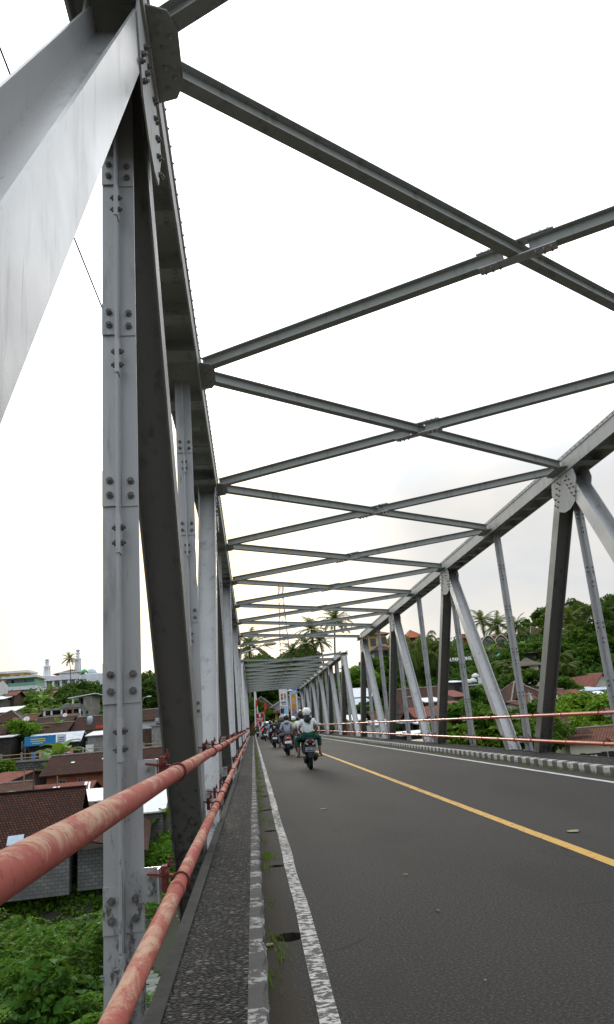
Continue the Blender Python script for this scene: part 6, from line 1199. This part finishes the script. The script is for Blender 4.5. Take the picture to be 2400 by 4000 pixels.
for (c, lb) in [((0.13, 128.0, 14.61), PALMS[0][3]), ((7.93, 135.0, 13.87), PALMS[1][3]), ((10.5, 138.0, 15.54), PALMS[2][3]), ((12.24, 142.0, 18.49), PALMS[3][3]), ((13.44, 140.0, 15.88), PALMS[4][3]), ((17.86, 150.0, 21.11), PALMS[5][3]), ((48.35, 150.0, 18.76), PALMS[6][3]), ((50.19, 146.0, 17.2), PALMS[7][3]), ((54.46, 148.0, 16.86), PALMS[8][3]), ((62.84, 140.0, 17.04), PALMS[9][3]), ((66.28, 138.0, 17.51), PALMS[10][3]), ((67.25, 136.0, 16.16), PALMS[11][3]), ((-46.91, 200.0, 22.33), PALMS[12][3])]:
    g = tz(c[0], c[1]); s = 1.0 if c[1] < 180 else .95
    rz = R3.uniform(0, 6.28); dx, dy = .07*9.5*s, .021*9.5*s
    s = max((1.12 if c[0] > 20 else .82)*s, (c[2]-g)/9.5*.9); dx, dy = .07*9.5*s, .021*9.5*s; plant(pA, c[0]-dx*math.cos(rz)+dy*math.sin(rz), c[1]-dx*math.sin(rz)-dy*math.cos(rz), s, z=c[2]-9.5*s, label=lb, rz=rz)
for c in [(26.87, 132.0, 13.37), (29.38, 130.0, 12.53), (32.91, 132.0, 12.94), (34.19, 130.0, 12.19), (26.95, 126.0, 10.56), (31.89, 127.0, 10.73), (40.52, 118.0, 8.06), (40.81, 116.0, 7.47), (58.85, 132.0, 13.43), (59.77, 130.0, 12.66), (61.8, 136.0, 14.69), (32.59, 136.0, 14.33), (49.59, 116.0, 8.44), (48.41, 112.0, 6.6)]:
    g = tz(c[0], c[1]); plant(pB, c[0], c[1], .85, sz=max(.5, (c[2]-g)/4.5))
# left hill: dark bamboo-like trees by the mosque, banana slope
for c in [(-37.87, 158.0, 11.86), (-36.79, 160.0, 12.39), (-35.68, 162.0, 13.21), (-34.09, 162.0, 12.83), (-32.26, 160.0, 12.58), (-30.67, 158.0, 11.83), (-34.65, 154.0, 10.92), (-32.69, 153.0, 10.48), (-35.92, 152.0, 9.94), (-31.4, 154.0, 10.18)]:
    plant(tA, c[0], c[1], 1.0, z=c[2]-7.6, label='tall dark tree in the grove below the mosque', group='dark grove below the mosque')
for c in [(-18.91, 140.0, 9.55), (-17.53, 142.0, 10.01), (-15.69, 138.0, 8.77), (-17.46, 134.0, 7.84), (-15.47, 132.0, 7.19), (-20.98, 150.0, 11.67), (-14.52, 140.0, 9.23)]:
    plant(R3.choice([tA, tB]), c[0], c[1], .95, z=c[2]-4.5, label='dark leafy tree behind the brown roofed shop', group='trees behind the brown roofed shop')
for c in [(-39.43, 138.0, 6.57), (-39.68, 142.0, 7.34), (-37.45, 138.0, 6.42), (-41.03, 136.0, 6.66), (-41.7, 134.0, 6.47), (-42.7, 146.0, 8.58), (-38.48, 146.0, 8.03), (-38.34, 150.0, 8.84), (-42.03, 152.0, 9.43), (-41.4, 156.0, 10.51), (-40.67, 160.0, 11.39), (-43.77, 160.0, 11.88), (-36.36, 146.0, 7.87), (-35.19, 146.0, 8.24), (-42.41, 142.0, 7.54), (-35.38, 136.0, 6.23), (-42.44, 150.0, 9.39), (-37.39, 152.0, 9.56), (-44.37, 166.0, 13.27), (-43.28, 168.0, 13.84), (-39.9, 160.0, 12.11)]:
    plant(R3.choice([bA, bB]), c[0], c[1], R3.uniform(.9, 1.2), z=c[2]-4.4)
for c in [(-46.45, 164.0, 12.26), (-45.75, 158.0, 10.92), (-29.12, 150.0, 7.42), (-24.82, 130.0, 4.9)]: plant(tB, c[0], c[1], .6, z=c[2]-4.6, label='mid green tree on the left hill among banana plants', group='trees on the left hill')
c = (-31.14, 108.0, 2.99); plant(tC, c[0], c[1], 1.05, z=c[2]-3.6, label='round lime green tree beside the blue signed kiosk')
c = (-29.23, 92.0, -1.25); plant(tD, c[0], c[1], .9, z=c[2]-2, label='small leafy tree at the left picture edge by the stone wall')
for c, s in (((-22.1, 88.0, -0.95), 1.2), ((-21.9, 90.0, -0.5), 1.15), ((-22.12, 86.0, -1.77), .9)): plant(bA, c[0], c[1], s, z=c[2]-2.6, label='big banana plant against the stone retaining wall', group='banana plants against the stone retaining wall')
for c, s in (((-28.05, 110.0, 3.15), .9), ((-27.85, 112.0, 3.48), 1.0), ((-29.28, 110.0, 3.07), .8)): plant(bB, c[0], c[1], s, z=c[2]-2.3, label='banana plant among the tiled roofs behind the kiosk', group='banana plants behind the kiosk')
# banana beside the block house seen between hanger and strut
c = (-7.04, 60.0, -4.64); plant(bA, c[0], c[1], .8, z=c[2]-2.3, label='banana plant beside the grey block house corner, seen past the hanger', rz=2.2)
# right: trees between truss and roofs
for c, s, pr, lb in (((13.53, 50.0, 0.38), 1.0, tD, 'dense green bush tree behind the right rail left of the light strut'), ((15.36, 52.0, 0.5), 1.1, tD, 'leafy tree between the two right struts below the dark roof'), ((15.92, 50.0, 0.03), .9, tD, 'low leafy tree by the foot of the light strut'), ((11.95, 46.0, -0.26), .8, tD, 'low bush at the foot of the dark strut'), ((16.17, 48.0, -0.15), .9, tD, 'green tree right of the light strut, below the small red roof'), ((20.45, 56.0, 0.23), 1.0, tD, 'leafy tree beside the white flag'), ((19.37, 50.0, -0.4), .8, tD, 'dark green shrub beside the white walled house'),
                     ((27.88, 66.0, 0.86), .95, tC, 'bright lime tree left above the white walled house'), ((28.26, 62.0, 0.62), 1.15, tC, 'widest lime green tree above the tiled roof of the white house'), ((28.82, 60.0, 0.43), 1.0, tC, 'lime green tree at the right picture edge'), ((26.77, 58.0, -0.33), .8, tC, 'lower lime green tree just behind the tiled roof ridge'), ((35.39, 84.0, 2.74), 1.0, tD, 'dark green tree left of the white gable house'), ((26.08, 88.0, 2.75), .8, tD, 'low tree below the white lamp globes'), ((12.25, 80.0, 2.16), .8, tD, 'small green tree among metal roofs by the far strut'), ((11.04, 60.0, 0.03), .5, tD, 'small lime bush at the foot of the third dark strut'), ((28.34, 90.0, 3.26), .8, tD, 'bush on the terrace under the dark roof'), ((18.13, 118.0, 7.28), 1.3, tC, 'lime green tree beyond the portal post'), ((17.53, 122.0, 7.99), 1.2, tC, 'lime green tree nearest the second span portal')):
    plant(pr, c[0], c[1], s, z=c[2]-(2.6 if pr is tD else 4.0)*s, label=lb)
for c, s, lb in (((38.56, 106.0, 5.39), .8, 'green bush below the thatched hut on its left'), ((40.64, 106.0, 5.24), .75, 'green bush below the thatched hut on its right')): plant(tD, c[0], c[1], s, z=c[2]-2.4*s, label=lb)
for c, s in (((20.78, 132.0, 10.64), .8), ((22.19, 131.0, 10.23), .85), ((24.17, 133.0, 10.48), .8), ((20.68, 128.0, 9.01), .8), ((22.43, 128.0, 8.67), .8)): plant(tB, c[0], c[1], s*.8, z=c[2]-3.6*s, label='green tree below the white walled hill house', group='trees below the white walled hill house')
# bushes at the bridge end
for c, s in (((2.35, 121.0, 3.08), .75), ((2.88, 120.0, 2.24), .65), ((1.69, 121.0, 2.15), .6), ((4.14, 122.0, 1.97), .55), ((-0.37, 120.0, 2.88), .8), ((0.21, 124.0, 4.5), .8)): plant(tD, c[0], c[1], s, z=c[2]-2.2*s, label='green bush in front of the houses at the bridge end', group='bushes at the bridge end')
for c in [(5.6, 135.0, 7.03), (3.66, 138.0, 7.77), (1.32, 138.0, 7.72), (9.02, 134.0, 7.62), (0.05, 140.0, 9.99), (3.1, 146.0, 11.6), (6.09, 146.0, 11.63)]: plant(tA, c[0], c[1], .9, z=c[2]-4.5)
# near left bank: big vine covered bush and feathery shrubs close to the bridge
def near_bush(name, seed, rad, h, m, n, leaf, label, asp=1.35):
    r = np.random.default_rng(seed); root = empty(name, (0, 0, 0), label, 'bush')
    cl = [(np.array([rad*.62*math.cos(a)*d, rad*.62*math.sin(a)*d, h*(.25+.55*r.uniform())*(1.15-.5*d)]), rad*r.uniform(.30, .46)) for a, d in zip(r.uniform(0, 6.28, 20), r.uniform(0, 1, 20)**.5)]
    C, Nn = crown_pts(r, cl, n//20, 1, .9); leaves_mesh('foliage', C, Nn+np.array([0, 0, .3]), leaf, m, root, seed, asp, .3)
    q = MB()
    for k in range(9): 
        c = cl[k*2][0]; q.tube([(r.uniform(-.3, .3), r.uniform(-.3, .3), -1.2), tuple(c*np.array([.5, .5, .5])), tuple(c*.96)], [.06, .04, .015], 6)
    q.build('stems', BARK, root, True, uv=False); return root
def sprig_bush(name, seed, h, nst, m, label):
    """arching stems set with two rows of leaflets"""
    r = np.random.default_rng(seed); root = empty(name, (0, 0, 0), label, 'bush'); C, Nn = [], []; q = MB()
    for i in range(nst):
        az = r.uniform(0, 6.28); e = r.uniform(.7, 1.5); L = h*r.uniform(.7, 1.1); p = np.array([r.uniform(-.4, .4), r.uniform(-.4, .4), 0.]); pts = [tuple(p)]
        for k in range(12):
            d = np.array([math.cos(az)*math.cos(e), math.sin(az)*math.cos(e), math.sin(e)]); p = p+d*L/12; pts.append(tuple(p)); e -= r.uniform(.05, .16)
            if k > 4:
                for j in range(3):   # side twigs with leaflets
                    a2 = az+r.choice([-1, 1])*r.uniform(.6, 1.5); td = np.array([math.cos(a2), math.sin(a2), r.uniform(-.3, .5)]); 
                    for t in range(1, 9):
                        for s in (-1, 1): C.append(p+td*t*.085+np.array([-math.sin(a2), math.cos(a2), -.25])*s*.06+np.array([0, 0, -.005*t*t])); Nn.append(np.array([r.normal()*.3, r.normal()*.3, 1]))
        q.tube(pts, [.03*(1-k/14) for k in range(len(pts))], 5)
    leaves_mesh('foliage', np.array(C), np.array(Nn), .10, m, root, seed, 1.9, .3); q.build('stems', BARK, root, True, uv=False); return root
b1 = near_bush('vine_bush', 31, 1.55, 3.2, L_VINE, 5200, .165, 'heart leaved vine heaped over a bush at the lower left corner', 1.25)
c = (-3.77, 15.5, -2.67); b1.location = (c[0], c[1], c[2]-2.75)
b1b = near_bush('vine_bush', 32, 1.35, 2.6, L_VINE, 4200, .165, 'dark vine covered bush lowest at the left bottom, under the pipe rail', 1.25)
c = (-3.72, 14.5, -3.09); b1b.location = (c[0], c[1], c[2]-1.7)
for i, (c, s, lb) in enumerate((((-4.81, 19.0, -2.4), 1.0, 'feathery light green shrub rising behind the vine heap'), ((-4.57, 20.5, -2.75), 1.05, 'feathery shrub nearest the steel hanger on its left'), ((-4.83, 16.5, -2.89), .8, 'feathery yellow green shrub at the left picture edge'), ((-4.55, 15.0, -2.93), .7, 'feathery shrub in the lower left corner'), ((-4.67, 17.5, -2.76), .8, 'feathery shrub just left of the vine heap top'), ((-6.24, 20.0, -2.76), .6, 'single shrub sprig at the left edge under the rail'))):
    b = sprig_bush('feathery_shrub', 41+i, 3.2, 15, L_NEAR, lb); b.location = (c[0], c[1], c[2]-2.1*s); b.scale = (s, s, s)
for i, (c, s, lb) in enumerate((((-1.59, 13.0, -2.92), .5, 'small weed sprouting by the sidewalk edge at the bottom'),)):
    b = sprig_bush('weed', 61+i, 1.6, 7, L_NEAR, lb); b.location = (c[0]-.25, c[1], c[2]-.9)
q = MB(); g1 = random.Random(3)
# near bank so those bushes stand on earth
def mound(name, cx, cy, rx, ry, z0, zt):
    xs_ = np.linspace(-1, 1, 21); X, Y = np.meshgrid(xs_, xs_); R = np.sqrt(X*X+Y*Y); Z = z0+(zt-z0)*np.clip(1-R**2, 0, 1)+.2*np.sin(X*7+cx)*np.cos(Y*6)
    Vv = np.stack([cx+X*rx, cy+Y*ry, Z], -1).reshape(-1, 3); ix = np.arange(441).reshape(21, 21); return structure(np_mesh(name, Vv, np.stack([ix[:-1, :-1], ix[:-1, 1:], ix[1:, 1:], ix[1:, :-1]], -1).reshape(-1, 4), gm_, smooth=True))
mound('bank', -6.5, 15, 6.2, 11, -10, -5.6)
# ground cover: undergrowth that nobody could count
def cover(name, boxes, size, m, seed, nh=.5):
    r = np.random.default_rng(seed); Cs, Ns = [], []
    for (x0, x1, y0, y1, n, hh) in boxes:
        k = n//14; cx, cy = r.uniform(x0, x1, k), r.uniform(y0, y1, k); rad = r.uniform(.3, 1.0, k)*hh
        X = np.repeat(cx, 14)+r.normal(size=k*14)*np.repeat(rad, 14)*.7; Y = np.repeat(cy, 14)+r.normal(size=k*14)*np.repeat(rad, 14)*.7
        Z = terr(X, Y)+np.abs(r.normal(size=k*14))*np.repeat(rad, 14)*nh; Cs.append(np.stack([X, Y, Z], -1)); Ns.append(r.normal(size=(k*14, 3))*.6+np.array([0, -.35, .8]))
    o = leaves_mesh(name, np.concatenate(Cs), np.concatenate(Ns), size, m, None, seed); o['kind'] = 'stuff'; return o
cover('undergrowth', [(-30, -3, 51.8, 61, 26000, .8), (2, 40, 45, 60, 9000, .7), (-26, -1, 60, 78, 5000, .6)], .24, L_NEAR, 71)
cover('bank_creeper', [(-28, -5, 49.9, 54.5, 9000, .6)], .22, L_VINE, 74)
cover('hillside_undergrowth', [(9, 75, 111, 160, 52000, 1.3), (-16, 12, 124, 160, 14000, 1.2), (-60, -18, 128, 185, 26000, .9)], .55, L_DARK, 72, .9)
cover('hillside_undergrowth', [(9, 70, 111, 150, 10000, 1.0), (-60, -18, 128, 175, 14000, .9)], .5, L_MID, 73, .9)
cover('gutter_grass', [], .1, L_NEAR, 75) if False else None
def gutter_grass():
    r = np.random.default_rng(8); V, F = [], []
    for i in range(110):
        y = r.uniform(1.5, 48); x0 = .02+abs(r.normal())*.06; big = .025+.045*r.uniform()
        for j in range(26):
            a = r.uniform(0, 6.28); bx, by = x0+r.normal()*.03, y+r.normal()*.10; hgt = big*r.uniform(.5, 1.3); o = len(V); w = .0035
            V += [(bx-w*math.sin(a), by+w*math.cos(a), 0), (bx+w*math.sin(a), by-w*math.cos(a), 0), (bx+math.cos(a)*hgt*.5, by+math.sin(a)*hgt*.5, hgt)]; F.append((o, o+1, o+2))
    for i in range(260):
        y = r.uniform(10, 60); x0 = 5.9-abs(r.normal())*.05; big = .03+.04*r.uniform()
        for j in range(8):
            a = r.uniform(0, 6.28); bx, by = x0+r.normal()*.02, y+r.normal()*.10; hgt = big*r.uniform(.5, 1.3); o = len(V); w = .004
            V += [(bx-w*math.sin(a), by+w*math.cos(a), 0), (bx+w*math.sin(a), by-w*math.cos(a), 0), (bx+math.cos(a)*hgt*.5, by+math.sin(a)*hgt*.5, hgt)]; F.append((o, o+1, o+2))
    o = np_mesh('gutter_grass', V, F, L_NEAR); o['kind'] = 'stuff'
gutter_grass()
